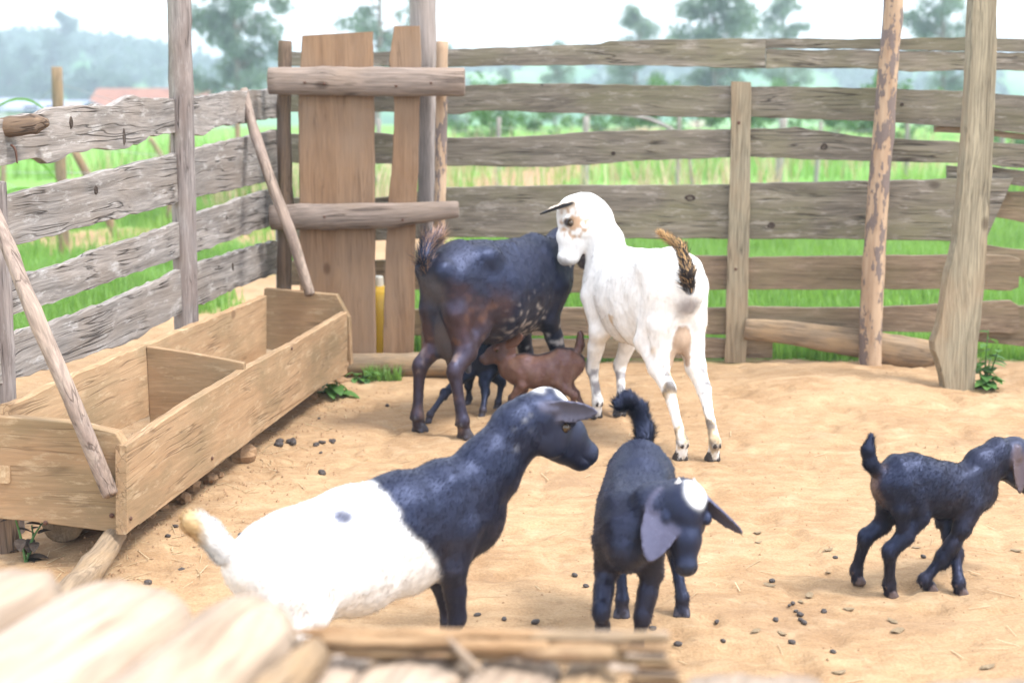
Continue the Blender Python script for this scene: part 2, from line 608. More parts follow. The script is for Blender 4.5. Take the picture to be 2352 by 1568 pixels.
def pole(name, parent, pts, radii, mat, seg=14, sub=8, flat=None, rough=0.05, knots=0):
    """uneven round pole along pts; local X runs along it"""
    pts = np.asarray(pts, float)
    n0 = len(pts)
    t = np.linspace(0, n0 - 1, (n0 - 1) * sub + 1)
    P = np.stack([np.interp(t, range(n0), pts[:, k]) for k in range(3)], -1)
    if n0 > 2:
        for _ in range(3):
            P[1:-1] = (P[:-2] + 2 * P[1:-1] + P[2:]) / 4
    Rr = np.interp(t, range(n0), radii)
    ax = nrm(pts[-1] - pts[0])
    up = ZUP if abs(ax[2]) < 0.8 else np.array([0, -1.0, 0])
    M = frame(pts[0], ax, up)
    Mi = np.array(M.inverted())
    L = P @ Mi[:3, :3].T + Mi[:3, 3]
    sd = random.random() * 100
    vs_ = []
    L_ = len(L)
    kn = [(random.uniform(0.1, 0.9) * (L_ - 1), random.uniform(0, 6.28)) for _ in range(knots)]
    rr = [(i, 1.0) for i in range(L_)]
    rows = [(0, 0.82, -0.004)] + [(i, 1.0, 0) for i in range(L_)] + [(L_ - 1, 0.82, 0.004)]
    for i, s_, dx in rows:
        for j in range(seg):
            a = 2 * math.pi * j / seg
            r = Rr[i] * s_ * (1 + rough * noise(np.array([L[i][0] * 6 + sd, math.cos(a) * 1.6, math.sin(a) * 1.6])) + 0.5 * rough * noise(np.array([L[i][0] * 25 + sd, math.cos(a) * 3, math.sin(a) * 3])))
            for ki, ka in kn:
                d = ((i - ki) * 0.8) ** 2 + (3 * math.sin((a - ka) / 2)) ** 2
                r += Rr[i] * 0.16 * math.exp(-d)
            cy, cz = math.cos(a) * r, math.sin(a) * r
            if flat: cy *= flat
            vs_.append((L[i][0] + dx, L[i][1] + cy, L[i][2] + cz))
    fs = []
    R_ = len(rows)
    for i in range(R_ - 1):
        for j in range(seg):
            a, c = i * seg + j, i * seg + (j + 1) % seg
            fs.append((a, c, c + seg, a + seg))
    fs.append(tuple(range(seg))[::-1])
    fs.append(tuple((R_ - 1) * seg + j for j in range(seg)))
    me = mesh_from(name, np.array(vs_), fs, mat, True)
    return add(name, me, parent, M)


def nail(parent, p, n, r=0.006):
    """flat round nail head"""
    n = nrm(n)
    ex = n
    M = frame(np.asarray(p), ex, ZUP)
    vs_, fs = [], []
    for x, rr in ((0.0, r), (0.003, r * 0.9), (0.004, r * 0.4)):
        for j in range(8):
            a = 2 * math.pi * j / 8
            vs_.append((x, rr * math.cos(a), rr * math.sin(a)))
    for i in range(2):
        for j in range(8):
            a, c = i * 8 + j, i * 8 + (j + 1) % 8
            fs.append((a, c, c + 8, a + 8))
    fs.append(tuple(16 + j for j in range(8)))
    return add('nail', mesh_from('nail', np.array(vs_), fs, M_NAIL), parent, M)


# ---- left fence
n3l = np.array([-LN[0], -LN[1], 0])                 # faces the pen
pl3 = np.array([LP0[0] + LN[0] * FOFF, LP0[1] + LN[1] * FOFF, 0])


def lp(s, off=0.0, z=0.0):
    """point on the left fence line, s metres along, off towards the pen"""
    return np.array([pl3[0] + LD[0] * s + n3l[0] * off, pl3[1] + LD[1] * s + n3l[1] * off, z])


lf = thing('board_fence', 'grey weathered board fence behind the feeding trough', 'fence', lp(1.5))
LB = [
    ([(-60, 290), (0, 276), (40, 268), (81, 262), (117, 249), (190, 243), (253, 240), (278, 232), (304, 222), (330, 222), (359, 227), (388, 227), (439, 225), (480, 220), (531, 212), (580, 208), (640, 205)],
     [(-60, 400), (0, 383), (40, 372), (73, 366), (95, 370), (114, 377), (140, 366), (183, 348), (240, 345), (293, 344), (312, 335), (330, 322), (388, 304), (443, 308), (461, 315), (475, 308), (487, 297), (549, 284), (640, 271)], 0.006),
    ([(-60, 470), (0, 454), (200, 405), (395, 355), (520, 325), (640, 297)], [(-60, 588), (0, 572), (90, 550), (209, 518), (395, 470), (454, 454), (560, 431), (640, 411)], 0.0035),
    ([(-60, 668), (10, 643), (143, 610), (260, 560), (290, 556), (400, 517), (455, 490), (520, 468), (580, 447), (640, 430)], [(-60, 760), (14, 731), (120, 695), (260, 645), (400, 597), (455, 580), (550, 545), (640, 512)], 0.0045),
    ([(-60, 792), (21, 769), (119, 743), (200, 714), (286, 679), (397, 629), (452, 607), (540, 578), (640, 552)], [(-60, 900), (24, 876), (100, 853), (190, 822), (305, 784), (400, 729), (452, 705), (540, 664), (640, 627)], 0.005),
]
LBO, BBO = [], []
for tp, bt, rg in LB:
    LBO.append(slab('board', lf, tp, bt, pl3, n3l, 0.028, M_LEFT, rough=rg))


def s_at(u):
    """fence distance where pixel column u meets the fence face"""
    q_ = PLN(u, 600, pl3, n3l)
    return (q_[0] - pl3[0]) * LD[0] + (q_[1] - pl3[1]) * LD[1]


s1 = s_at(426)
pp = [V(u, v, lp(s1, 0.05)[1]) for u, v in ((409, -60), (413, 60), (416, 200), (421, 400), (425, 600), (428, 760))]
foot = pp[-1].copy(); foot[2] = -0.15
pole('post', lf, pp + [foot], [0.042, 0.043, 0.044, 0.043, 0.044, 0.045, 0.048], M_POST, 18, 8, knots=5, rough=0.09)
s0 = s_at(5)
yy = lp(s0, 0.05)[1]
pp = [V(u, v, yy) for u, v in ((-14, 420), (-6, 600), (4, 780), (8, 940))]
foot = pp[-1].copy(); foot[2] = -0.12
pole('post', lf, pp + [foot], [0.032, 0.033, 0.034, 0.036, 0.038], M_POST, 14, 8, knots=2, rough=0.08)
s2 = s_at(648)
yy = lp(s2, 0.03)[1]
pole('post', lf, [V(652, 235, yy), V(648, 420, yy), V(650, 640, yy), np.array([*V(650, 640, yy)[:2], -0.1])], [0.03, 0.032, 0.034, 0.036], M_PALEPOST, 12, 6)
# broken branch laid along the top board
yb = lp(s_at(40), 0.06)[1]
pole('rail_branch', lf, [V(-90, 310, yb), V(-30, 298, yb), V(40, 290, yb), V(85, 283, yb), V(108, 281, yb)], [0.03, 0.032, 0.03, 0.027, 0.012], M_DARKPOLE, 14, 8, knots=6, rough=0.16)
# bent nail in the top board
yn = lp(s_at(30), 0.012)[1]
pole('nail', lf, [V(27, 335, yn), V(33, 338, yn - 0.01), V(37, 350, yn - 0.012), V(39, 372, yn - 0.012)], [0.004, 0.0035, 0.0035, 0.0025], M_NAIL, 6, 4, rough=0)


# ---- back fence
bn = nrm([fence_y(0) - fence_y(1), -1, 0]) * 1.0
bn = nrm(np.array([-(fence_y(1) - fence_y(0)) * -1, -1, 0]))
if bn[1] > 0: bn = -bn
dvec = nrm([1, fence_y(1) - fence_y(0), 0])
bn = nrm(np.array([dvec[1], -dvec[0], 0]))
bp0 = np.array([0, fence_y(0), 0])
bf = thing('board_fence', 'mossy brown rail fence of wide planks beyond the goats', 'fence', bp0)
BB = [
    # top edge, lower edge, material, depth behind the face
    ([(655, 120), (760, 119), (870, 119), (1031, 114), (1130, 110), (1232, 106), (1379, 101), (1397, 94), (1550, 91), (1708, 89), (1758, 89)], [(655, 152), (870, 152), (1031, 154), (1200, 151), (1342, 150), (1525, 152), (1722, 157), (1758, 157)], M_BACK, 0),
    ([(1759, 89), (1803, 88), (2008, 90), (2082, 88), (2228, 86), (2300, 88), (2460, 95)], [(1759, 111), (1880, 112), (2008, 114), (2082, 116), (2228, 118), (2352, 119), (2460, 121)], M_BACK, 0),
    ([(1759, 113), (1880, 115), (1900, 113.5), (2008, 116), (2082, 117.5), (2228, 119.5), (2352, 121), (2460, 123)], [(1759, 157), (1789, 157), (2008, 158), (2082, 165), (2120, 164), (2228, 161), (2352, 163), (2460, 166)], M_BACK, 0.004),
    ([(655, 205), (900, 202), (1031, 198), (1196, 192), (1342, 193), (1679, 199), (1726, 199), (2005, 202), (2060, 205), (2224, 210), (2290, 216), (2460, 230)], [(655, 258), (900, 258), (1031, 262), (1057, 263), (1097, 254), (1342, 261), (1560, 270), (1679, 270), (1726, 269), (2005, 279), (2213, 293), (2352, 306), (2460, 316)], M_BACK, 0),
    ([(2146, 289), (2213, 294), (2352, 308), (2460, 318)], [(2146, 304), (2213, 307), (2352, 321), (2460, 333)], M_LOW, 0.035),
    ([(655, 308), (870, 305), (1031, 317), (1232, 313), (1324, 304), (1500, 299), (1679, 297), (1726, 297), (1811, 295), (1836, 291), (1862, 298), (1997, 316), (2049, 319), (2210, 326), (2460, 336)], [(655, 375), (870, 377), (1031, 381), (1232, 385), (1342, 379), (1452, 370), (1679, 362), (1726, 361), (1935, 369), (2210, 375), (2352, 386), (2460, 392)], M_BACK, 0),
    ([(2177, 381), (2290, 384), (2352, 393), (2460, 402)], [(2177, 411), (2290, 421), (2352, 428), (2460, 440)], M_BACK, 0.036),
    ([(655, 455), (870, 455), (1027, 430), (1342, 425), (1679, 425), (1726, 421), (1986, 416), (2206, 411), (2329, 411)], [(655, 552), (870, 552), (1027, 545), (1300, 548), (1679, 549), (1723, 549), (1975, 550), (2195, 555), (2262, 556)], M_BACK, 0),
    ([(2200, 425), (2290, 439), (2352, 441), (2460, 446)], [(2200, 480), (2290, 500), (2352, 511), (2460, 520)], M_LOW, 0.036),
    ([(655, 600), (1031, 596), (1287, 591), (1605, 588), (1671, 588), (1722, 593), (1747, 591), (1971, 588), (2189, 586), (2265, 586), (2334, 588), (2341, 596)], [(655, 655), (1031, 668), (1287, 674), (1605, 666), (1803, 665), (1968, 666), (2166, 664), (2300, 667), (2336, 667), (2341, 660)], M_LOW, 0),
    ([(2200, 555), (2265, 563), (2352, 575), (2460, 585)], [(2200, 590), (2265, 596), (2352, 640), (2460, 650)], M_LOW, 0.036),
    ([(900, 712), (1265, 707), (1625, 708), (1718, 705), (1869, 707), (1971, 707), (2100, 702), (2166, 698), (2258, 692), (2328, 690), (2340, 702)], [(900, 770), (1265, 771), (1625, 768), (1718, 770), (1869, 766), (2028, 763), (2166, 763), (2330, 765), (2340, 758)], M_LOW, 0),
    ([(2220, 706), (2352, 704), (2460, 706)], [(2220, 782), (2352, 797), (2460, 806)], M_LOW, 0.036),
    ([(1180, 780), (1400, 778), (1632, 777), (1774, 782)], [(1180, 822), (1400, 823), (1632, 822), (1774, 823)], M_LOW, 0.0),
]
for tp, bt, mt, dp in BB:
    BBO.append(slab('board', bf, tp, bt, bp0 - bn * dp, bn, 0.03, mt, rough=0.0025 if mt is M_BACK else 0.002))
# half log wedged along the foot of the fence
HL = bp0 + bn * 0.045
cen = [(1712, 755, 25), (1800, 762, 29), (1869, 772, 31), (1971, 788, 35), (2067, 806, 38), (2130, 815, 35), (2152, 812, 28)]
pole('half_log', bf, [PLN(u, v, HL, bn) for u, v, r in cen], [r * 6.2 / FPX for u, v, r in cen], M_LOG, 16, 6, flat=0.45, rough=0.05)
# upright plank
PA = bp0 + bn * 0.032


def upright(name, parent, left, right, p, nvec, th, mat, rough=0.002):
    """plank standing on end: traced left and right edges as (v, u)"""
    nvec = nrm(nvec)
    Lp = [PLN(u, v, p, nvec) for v, u in left]
    Rp = [PLN(u, v, p, nvec) for v, u in right]
    side = nrm(np.cross(ZUP, nvec))            # towards picture right
    o = (Lp[0] + Rp[0] + Lp[-1] + Rp[-1]) / 4
    la = np.array([[q_[2] - o[2], (q_ - o) @ side] for q_ in Lp])[::-1]
    ra = np.array([[q_[2] - o[2], (q_ - o) @ side] for q_ in Rp])[::-1]
    n = max(10, int((la[-1, 0] - la[0, 0]) / 0.035))
    lr, rr = resample(la, n), resample(ra, n)
    sd = random.random() * 90
    lr[:, 1] += rough * fbm(np.stack([lr[:, 0] * 20 + sd, lr[:, 0] * 0, lr[:, 0] * 0], -1), 3)
    rr[:, 1] += rough * fbm(np.stack([rr[:, 0] * 20 + sd + 40, rr[:, 0] * 0, rr[:, 0] * 0], -1), 3)
    ring = [(0.0, -0.1), (0.02, 0.0), (0.25, 0.0), (0.5, 0.0), (0.75, 0.0), (0.98, 0.0), (1.0, -0.1), (1.0, -0.9), (0.98, -1.0), (0.5, -1.0), (0.02, -1.0), (0.0, -0.9)]
    # local X = up, local Y = picture left, local Z = towards the camera
    vs_, nr = [], len(ring)
    for i in range(n):
        for f, d in ring:
            y = -(lr[i, 1] + (rr[i, 1] - lr[i, 1]) * f)
            x = lr[i, 0] + (rr[i, 0] - lr[i, 0]) * f
            vs_.append((x, y, d * th + 0.002 * noise(np.array([x * 3 + sd, y * 15, 1.0]))))
    fs = []
    for i in range(n - 1):
        for j in range(nr):
            a, c = i * nr + j, i * nr + (j + 1) % nr
            fs.append((a, c, c + nr, a + nr))
    fs.append(tuple(range(nr))[::-1])
    fs.append(tuple((n - 1) * nr + j for j in range(nr)))
    M = np.eye(4)
    M[:3, 0], M[:3, 1], M[:3, 2], M[:3, 3] = ZUP, -side, nvec, o
    return add(name, mesh_from(name, np.array(vs_), fs, mat, False), parent, Matrix(M.tolist()))


up_ = upright('upright_plank', bf, [(187, 1680), (420, 1676), (600, 1670), (832, 1665)], [(189, 1725), (420, 1723), (600, 1720), (780, 1717), (834, 1714)], PA, bn, 0.03, M_SLABPOST)
nail(up_, PLN(1697, 282, PA, bn), bn, 0.008)
nail(up_, PLN(1690, 618, PA, bn), bn, 0.007)
yb2 = fence_y(1.55) - 0.09
pp = [V(u, v, yb2) for u, v in ((2055, -70), (2050, 40), (2036, 200), (2022, 380), (2010, 560), (2000, 720), (1998, 860))]
pole('post', bf, pp + [pp[-1] - np.array([0, 0, 0.12])], [0.039, 0.04, 0.043, 0.045, 0.047, 0.05, 0.051, 0.053], M_FLECK, 20, 8, knots=4, rough=0.07)
PC = V(2210, 880, 5.62)
upright('slab_post', bf, [(-60, 2236), (40, 2234), (200, 2226), (400, 2212), (550, 2197), (640, 2176), (700, 2166), (770, 2154), (792, 2144), (806, 2148), (840, 2160), (880, 2168), (925, 2172)],
        [(-60, 2293), (40, 2291), (200, 2288), (400, 2279), (550, 2269), (660, 2262), (770, 2251), (880, 2241), (925, 2238)], PC, nrm([0.12, -1, 0]), 0.06, M_SLABPOST, 0.003)

def knot(parent, p, n, rx, rz):
    """dark sunken knot with a raised rim"""
    n = nrm(n); ex = nrm(np.cross(ZUP, n))
    vs_, fs = [], []
    for k, (d, f) in enumerate(((-.002, 1.5), (.0022, 1.15), (.0012, .8), (-.0005, .45), (.0005, .1))):
        for j in range(10):
            a = 2 * math.pi * j / 10
            w_ = 1 + .2 * noise(np.array([math.cos(a) * 2 + rx * 900, math.sin(a) * 2, 0]))
            vs_.append((f * w_ * rx * math.cos(a), f * w_ * rz * math.sin(a), d))
    for i in range(4):
        for j in range(10):
            a, c = i * 10 + j, i * 10 + (j + 1) % 10
            fs.append((a, c, c + 10, a + 10))
    fs.append(tuple(40 + j for j in range(10)))
    M = np.eye(4)
    M[:3, 0], M[:3, 1], M[:3, 2], M[:3, 3] = ex, ZUP, n, p
    add('knot', mesh_from('knot', np.array(vs_), fs, M_KNOT), parent, Matrix(M.tolist()))


for bi, u, v, rx, rz in ((7, 1585, 455, .018, .011), (7, 1772, 518, .012, .010), (5, 1893, 338, .012, .011), (5, 1409, 352, .007, .006), (3, 2072, 240, .006, .006), (9, 1700, 640, .006, .006)):
    knot(BBO[bi], PLN(u, v, bp0 + bn * .001, bn), bn, rx, rz)
for bi, u, v, rx, rz in ((0, 164, 282, .007, .013), (0, 285, 315, .008, .022), (1, 221, 437, .010, .010), (3, 535, 612, .006, .012), (2, 520, 500, .006, .007)):
    knot(LBO[bi], PLN(u, v, pl3 + n3l * .001, n3l), n3l, rx, rz)

# ---- gate in the corner
GY = 6.19
gp0, gn = np.array([0, GY, 0]), np.array([0, -1.0, 0])
gt = thing('wooden_gate', 'tan plank gate with two grey log crossbars in the fence corner', 'gate', V(840, 860, GY))
upright('plank', gt, [(82, 694), (140, 690), (230, 685), (420, 687), (600, 688), (815, 690)], [(73, 855), (100, 856), (230, 859), (420, 860), (600, 861), (815, 863)], gp0, gn, 0.028, M_GATE, 0.0015)
upright('plank', gt, [(60, 905), (100, 899), (140, 893), (170, 897), (230, 905), (300, 904), (380, 900), (470, 891), (620, 884), (815, 879)], [(60, 964), (140, 967), (230, 963), (400, 960), (470, 955), (620, 953), (815, 950)], gp0, gn, 0.028, M_GATE, 0.0015)
cb1 = pole('crossbar', gt, [V(618, 186, GY - 0.035), V(760, 187, GY - 0.037), V(900, 188, GY - 0.036), V(1066, 189, GY - 0.032)], [0.058, 0.06, 0.061, 0.061], M_BAR, 18, 8, rough=0.05, knots=4, flat=0.62)
cb2 = pole('crossbar', gt, [V(622, 500, GY - 0.035), V(760, 497, GY - 0.037), V(900, 495, GY - 0.036), V(1052, 481, GY - 0.032)], [0.054, 0.055, 0.056, 0.036], M_BAR, 18, 8, rough=0.05, knots=4, flat=0.62)
pole('frame_pole', gt, [V(655, 96, GY + 0.055), V(652, 250, GY + 0.055), V(656, 450, GY + 0.055), V(652, 660, GY + 0.055), V(652, 845, GY + 0.055)], [0.029, 0.031, 0.031, 0.033, 0.033], M_DARKPOLE, 14, 8, rough=0.08, knots=3)
pole('frame_pole', gt, [V(1016, 97, GY + 0.055), V(1014, 250, GY + 0.055), V(1012, 420, GY + 0.055), V(1008, 560, GY + 0.055), V(1004, 845, GY + 0.055)], [0.025, 0.025, 0.026, 0.027, 0.028], M_FLECK, 14, 8, rough=0.08, knots=3)
for u, v in ((700, 190), (745, 193), (910, 198), (990, 191), (745, 498), (925, 505)):
    nail(cb1 if v < 300 else cb2, V(u, v, GY - 0.075), gn, 0.006)
pole('corner_post', bf, [V(972, -70, GY + 0.16), V(972, 150, GY + 0.16), V(985, 400, GY + 0.16), V(992, 860, GY + 0.16), V(992, 920, GY + 0.16)], [0.058, 0.06, 0.048, 0.046, 0.046], M_PALEPOST, 18, 8, rough=0.05, knots=3)
sill = tag(pole('sill_log', None, [np.array([-1.0, 6.14, 0.05]), np.array([-0.68, 6.13, 0.049]), np.array([-0.43, 6.12, 0.05]), np.array([-0.2, 6.11, 0.05])], [0.05, 0.051, 0.053, 0.05], M_LOG, 16, 8, rough=0.06, knots=3),
           'round log lying on the earth under the plank gate', 'log')

# ------------------------------------------------------------------ feeding trough
LDv = np.array([LD[0], LD[1], 0])
LNv = np.array([LN[0], LN[1], 0])
TP = np.array([LP0[0], LP0[1], 0])
TL = float(np.linalg.norm(LP1 - LP0))


def tpt(s, off, z):
    return TP + LDv * s + LNv * off + ZUP * z


tr = thing('feeding_trough', 'long tan plank feeding trough with a middle divider beside the fence', 'trough', tpt(TL / 2, 0.18, 0))
TW, TH = 0.36, 0.03
# front board: top and bottom edges traced on the front plane
fb_ = slab('front_board', tr, [(291, 1024), (420, 935), (560, 850), (680, 785), (797, 716)], [(291, 1229), (345, 1184), (400, 1138), (490, 1074), (571, 1017), (628, 957), (710, 905), (797, 858)], TP, -LNv, TH, M_TROUGH, rough=0.002)
# back board
slab('back_board', tr, [(24, 931), (50, 920), (90, 902), (164, 865), (260, 822), (352, 786), (480, 733), (612, 680)], [(24, 1112), (90, 1080), (352, 950), (612, 815)], TP + LNv * (TW - TH), -LNv, TH, M_TROUGH, rough=0.003)


def panel(name, s, prof, th, mat=M_TROUGH):
    """cross board of the trough: prof = (off, z) outline, th along the trough"""
    c = np.mean(prof, 0)
    k = len(prof)
    vs_ = [(o - c[0], 0.0, z - c[1]) for o, z in prof] + [(o - c[0], th, z - c[1]) for o, z in prof]
    ctr = [np.mean(np.array(vs_[:k]), 0), np.mean(np.array(vs_[k:]), 0)]
    fs = [tuple(range(k)), tuple(range(k, 2 * k))[::-1]]
    for i in range(k):
        j = (i + 1) % k
        fs.append((i, i + k, j + k, j))
    M = np.eye(4)
    M[:3, 0], M[:3, 1], M[:3, 2], M[:3, 3] = LNv, LDv, ZUP, tpt(s, c[0], c[1])
    me = mesh_from(name, np.array(vs_), fs, mat, False)
    ob = add(name, me, tr, Matrix(M.tolist()))
    bv = ob.modifiers.new('edge', 'BEVEL')
    bv.width, bv.segments = 0.003, 2
    return ob


def zat(u, v, s, off_guess=None):
    q_ = PLN(u, v, tpt(s, 0, 0), LDv)
    return (q_ - TP) @ LNv, q_[2]


near = [zat(u, v, -0.045) for u, v in ((289, 1034), (265, 994), (157, 970), (60, 962), (-70, 950))]
nb = [zat(u, v, -0.045) for u, v in ((-70, 1186), (60, 1196), (160, 1209), (278, 1224))]
ep_ = panel('end_panel', -0.045, near + nb, 0.04)
fz = [zat(u, v, TL + 0.004) for u, v in ((806, 838), (801, 730), (772, 677), (690, 670), (606, 663), (606, 800))]
panel('end_panel', TL + 0.004, [fz[0], fz[1], fz[2], fz[3], fz[4], fz[5]], 0.04)
dz = [zat(u, v, TL * 0.4) for u, v in ((541, 833), (450, 812), (353, 796), (353, 950), (541, 960))]
panel('divider', TL * 0.4, [(0.002 - 0.03 + 0.03, dz[0][1]), (0.17, dz[1][1]), (TW - TH - 0.001, dz[2][1]), (TW - TH - 0.001, 0.12), (0.002, 0.12)], 0.024)
# floor
slab_me = []
fl = [tpt(-0.0, 0.002, 0.13), tpt(TL, 0.002, 0.13), tpt(TL, TW - TH - 0.002, 0.13), tpt(0.0, TW - TH - 0.002, 0.13)]
Mf = frame(tpt(TL / 2, TW / 2, 0.13), LDv, ZUP)
hx, hy = TL / 2 - 0.001, (TW - TH) / 2 - 0.002
add('floor_board', mesh_from('floor_board', np.array([(sx * hx, sy * hy - 0.014, z) for z in (-0.02, 0.0) for sx, sy in ((-1, -1), (1, -1), (1, 1), (-1, 1))]),
    [(3, 2, 1, 0), (4, 5, 6, 7), (0, 1, 5, 4), (1, 2, 6, 5), (2, 3, 7, 6), (3, 0, 4, 7)], M_TROUGH, False), tr, Mf)
# feed scraps, husks on the floor
vs_, fs = [], []
for i in range(260):
    s, o = random.uniform(0.05, TL * 0.98), random.uniform(0.02, TW - 0.06)
    c = tpt(s, o, 0.134 + random.random() * 0.012)
    a, l, w_ = random.uniform(0, 6.28), random.uniform(0.01, 0.035), random.uniform(0.003, 0.009)
    d = np.array([math.cos(a), math.sin(a), random.uniform(-.2, .3)]) * l
    e = np.array([-math.sin(a), math.cos(a), random.uniform(-.3, .3)]) * w_
    k = len(vs_)
    vs_ += [c - d, c + e, c + d + ZUP * 0.004, c - e]
    fs.append((k, k + 1, k + 2, k + 3))
tag(add('feed_scraps', mesh_from('feed_scraps', np.array(vs_), fs, M_STRAW, False)), 'dry straw and husk scraps lying in the trough', 'scraps', kind='stuff')
for u, v, s in ((257, 1183, 0), (105, 1200, 0), (275, 1155, 0)):
    o_, z_ = zat(u, v, -0.046)
    nail(ep_, tpt(-0.047, o_, z_), -LDv, 0.007)
for u, v in ((487, 1052), (670, 800), (300, 1190)):
    nail(fb_, PLN(u, v, TP - LNv * 0.002, -LNv), -LNv, 0.006)
# leaning poles that brace the trough to the fence
ya = tpt(-0.075, 0.1, 0)[1]
pa = [V(-45, 420, ya + 0.32), V(0, 520, ya + 0.2), V(75, 715, ya + 0.05), V(160, 905, ya - 0.0), V(215, 1040, ya - 0.01), V(254, 1135, ya - 0.01)]
tag(pole('bracing_pole', None, pa, [0.018, 0.019, 0.02, 0.021, 0.022, 0.022], M_POLE, 14, 8, rough=0.09, knots=6), 'split grey pole nailed across the near end panel of the trough', 'pole', 'poles bracing the trough')
yc = tpt(TL, 0.2, 0)[1]
pb = [V(560, 207, yc + 0.28), V(580, 290, yc + 0.2), V(620, 410, yc + 0.06), V(668, 535, yc - 0.02), V(712, 676, yc - 0.04)]
tag(pole('bracing_pole', None, pb, [0.019, 0.02, 0.022, 0.024, 0.021], M_POLE, 14, 8, rough=0.1, knots=6), 'crooked grey pole leaning from the far end of the trough against the fence', 'pole', 'poles bracing the trough')
# what carries the near end
lg = V(18, 1250, tpt(0.1, 0.25, 0)[1])
pole('leg', tr, [np.array([lg[0], lg[1], 0.118]), np.array([lg[0] + 0.004, lg[1], -0.1])], [0.036, 0.038], M_DARKPOLE, 14, 8, flat=0.9)
tag(pole('prop_log', None, [V(268, 1222, 3.62), V(235, 1275, 3.52), V(180, 1345, 3.36), V(110, 1410, 3.24), V(60, 1450, 3.18)], [0.03, 0.033, 0.036, 0.042, 0.045], M_LOG, 16, 8, rough=0.12, knots=6),
    'dusty crooked log lying from under the trough corner', 'log')
tag(pole('log_stub', None, [np.array([*V(146, 1252, 3.78)[:2], 0.062]), np.array([*V(190, 1200, 4.05)[:2], 0.066]), np.array([*V(220, 1160, 4.35)[:2], 0.066])], [0.054, 0.056, 0.056], M_LOG, 18, 8, rough=0.06, knots=2),
    'short sawn log showing its cut end under the trough', 'log')
# stones and clods under the trough


def rock(name, c, r, mat, seed, parent=None, flat=0.7):
    g = np.random.default_rng(seed)
    vs_, fs = [], []
    nu, nv = 9, 6
    for i in range(nv + 1):
        ph = math.pi * i / nv
        for j in range(nu):
            th = 2 * math.pi * j / nu
            d = np.array([math.sin(ph) * math.cos(th), math.sin(ph) * math.sin(th), math.cos(ph)])
            k = 1 + 0.35 * noise(d * 1.3 + seed * 3.7) + 0.2 * noise(d * 3 + seed)
            vs_.append(d * k * r * np.array([1.0, 0.85, flat]))
    for i in range(nv):
        for j in range(nu):
            a, b_ = i * nu + j, i * nu + (j + 1) % nu
            fs.append((a, a + nu, b_ + nu, b_))
    M = Matrix.Translation(Vector([float(q_) for q_ in c])) @ Matrix.Rotation(g.uniform(0, 6.28), 4, 'Z')
    return add(name, mesh_from(name, np.array(vs_), fs, mat, False), parent, M)


def on_ground(u, v, lift=0.0):
    p_ = G(u, v)
    for _ in range(4):
        p_ = G(u, v, float(tz(p_[0], p_[1])))
    p_[2] += lift
    return p_


tag(rock('stone', on_ground(560, 1058, 0.022), 0.05, M_CLOD, 3, flat=0.75), 'angular tan stone beside the trough front board', 'stone')
k = 0
for u, v, r in ((480, 1105, 0.03), (440, 1125, 0.034), (425, 1150, 0.026), (505, 1095, 0.018), (415, 1130, 0.02), (390, 1150, 0.024), (375, 1170, 0.02), (455, 1095, 0.02), (520, 1040, 0.02), (600, 985, 0.022), (640, 955, 0.02), (345, 1190, 0.018), (780, 880, 0.035), (720, 915, 0.02)):
    k += 1
    tag(rock('earth_clod', on_ground(u, v, r * 0.35), r, M_CLOD, 20 + k), 'small crumbly earth clod under the trough edge', 'clod', 'earth clods along the trough')

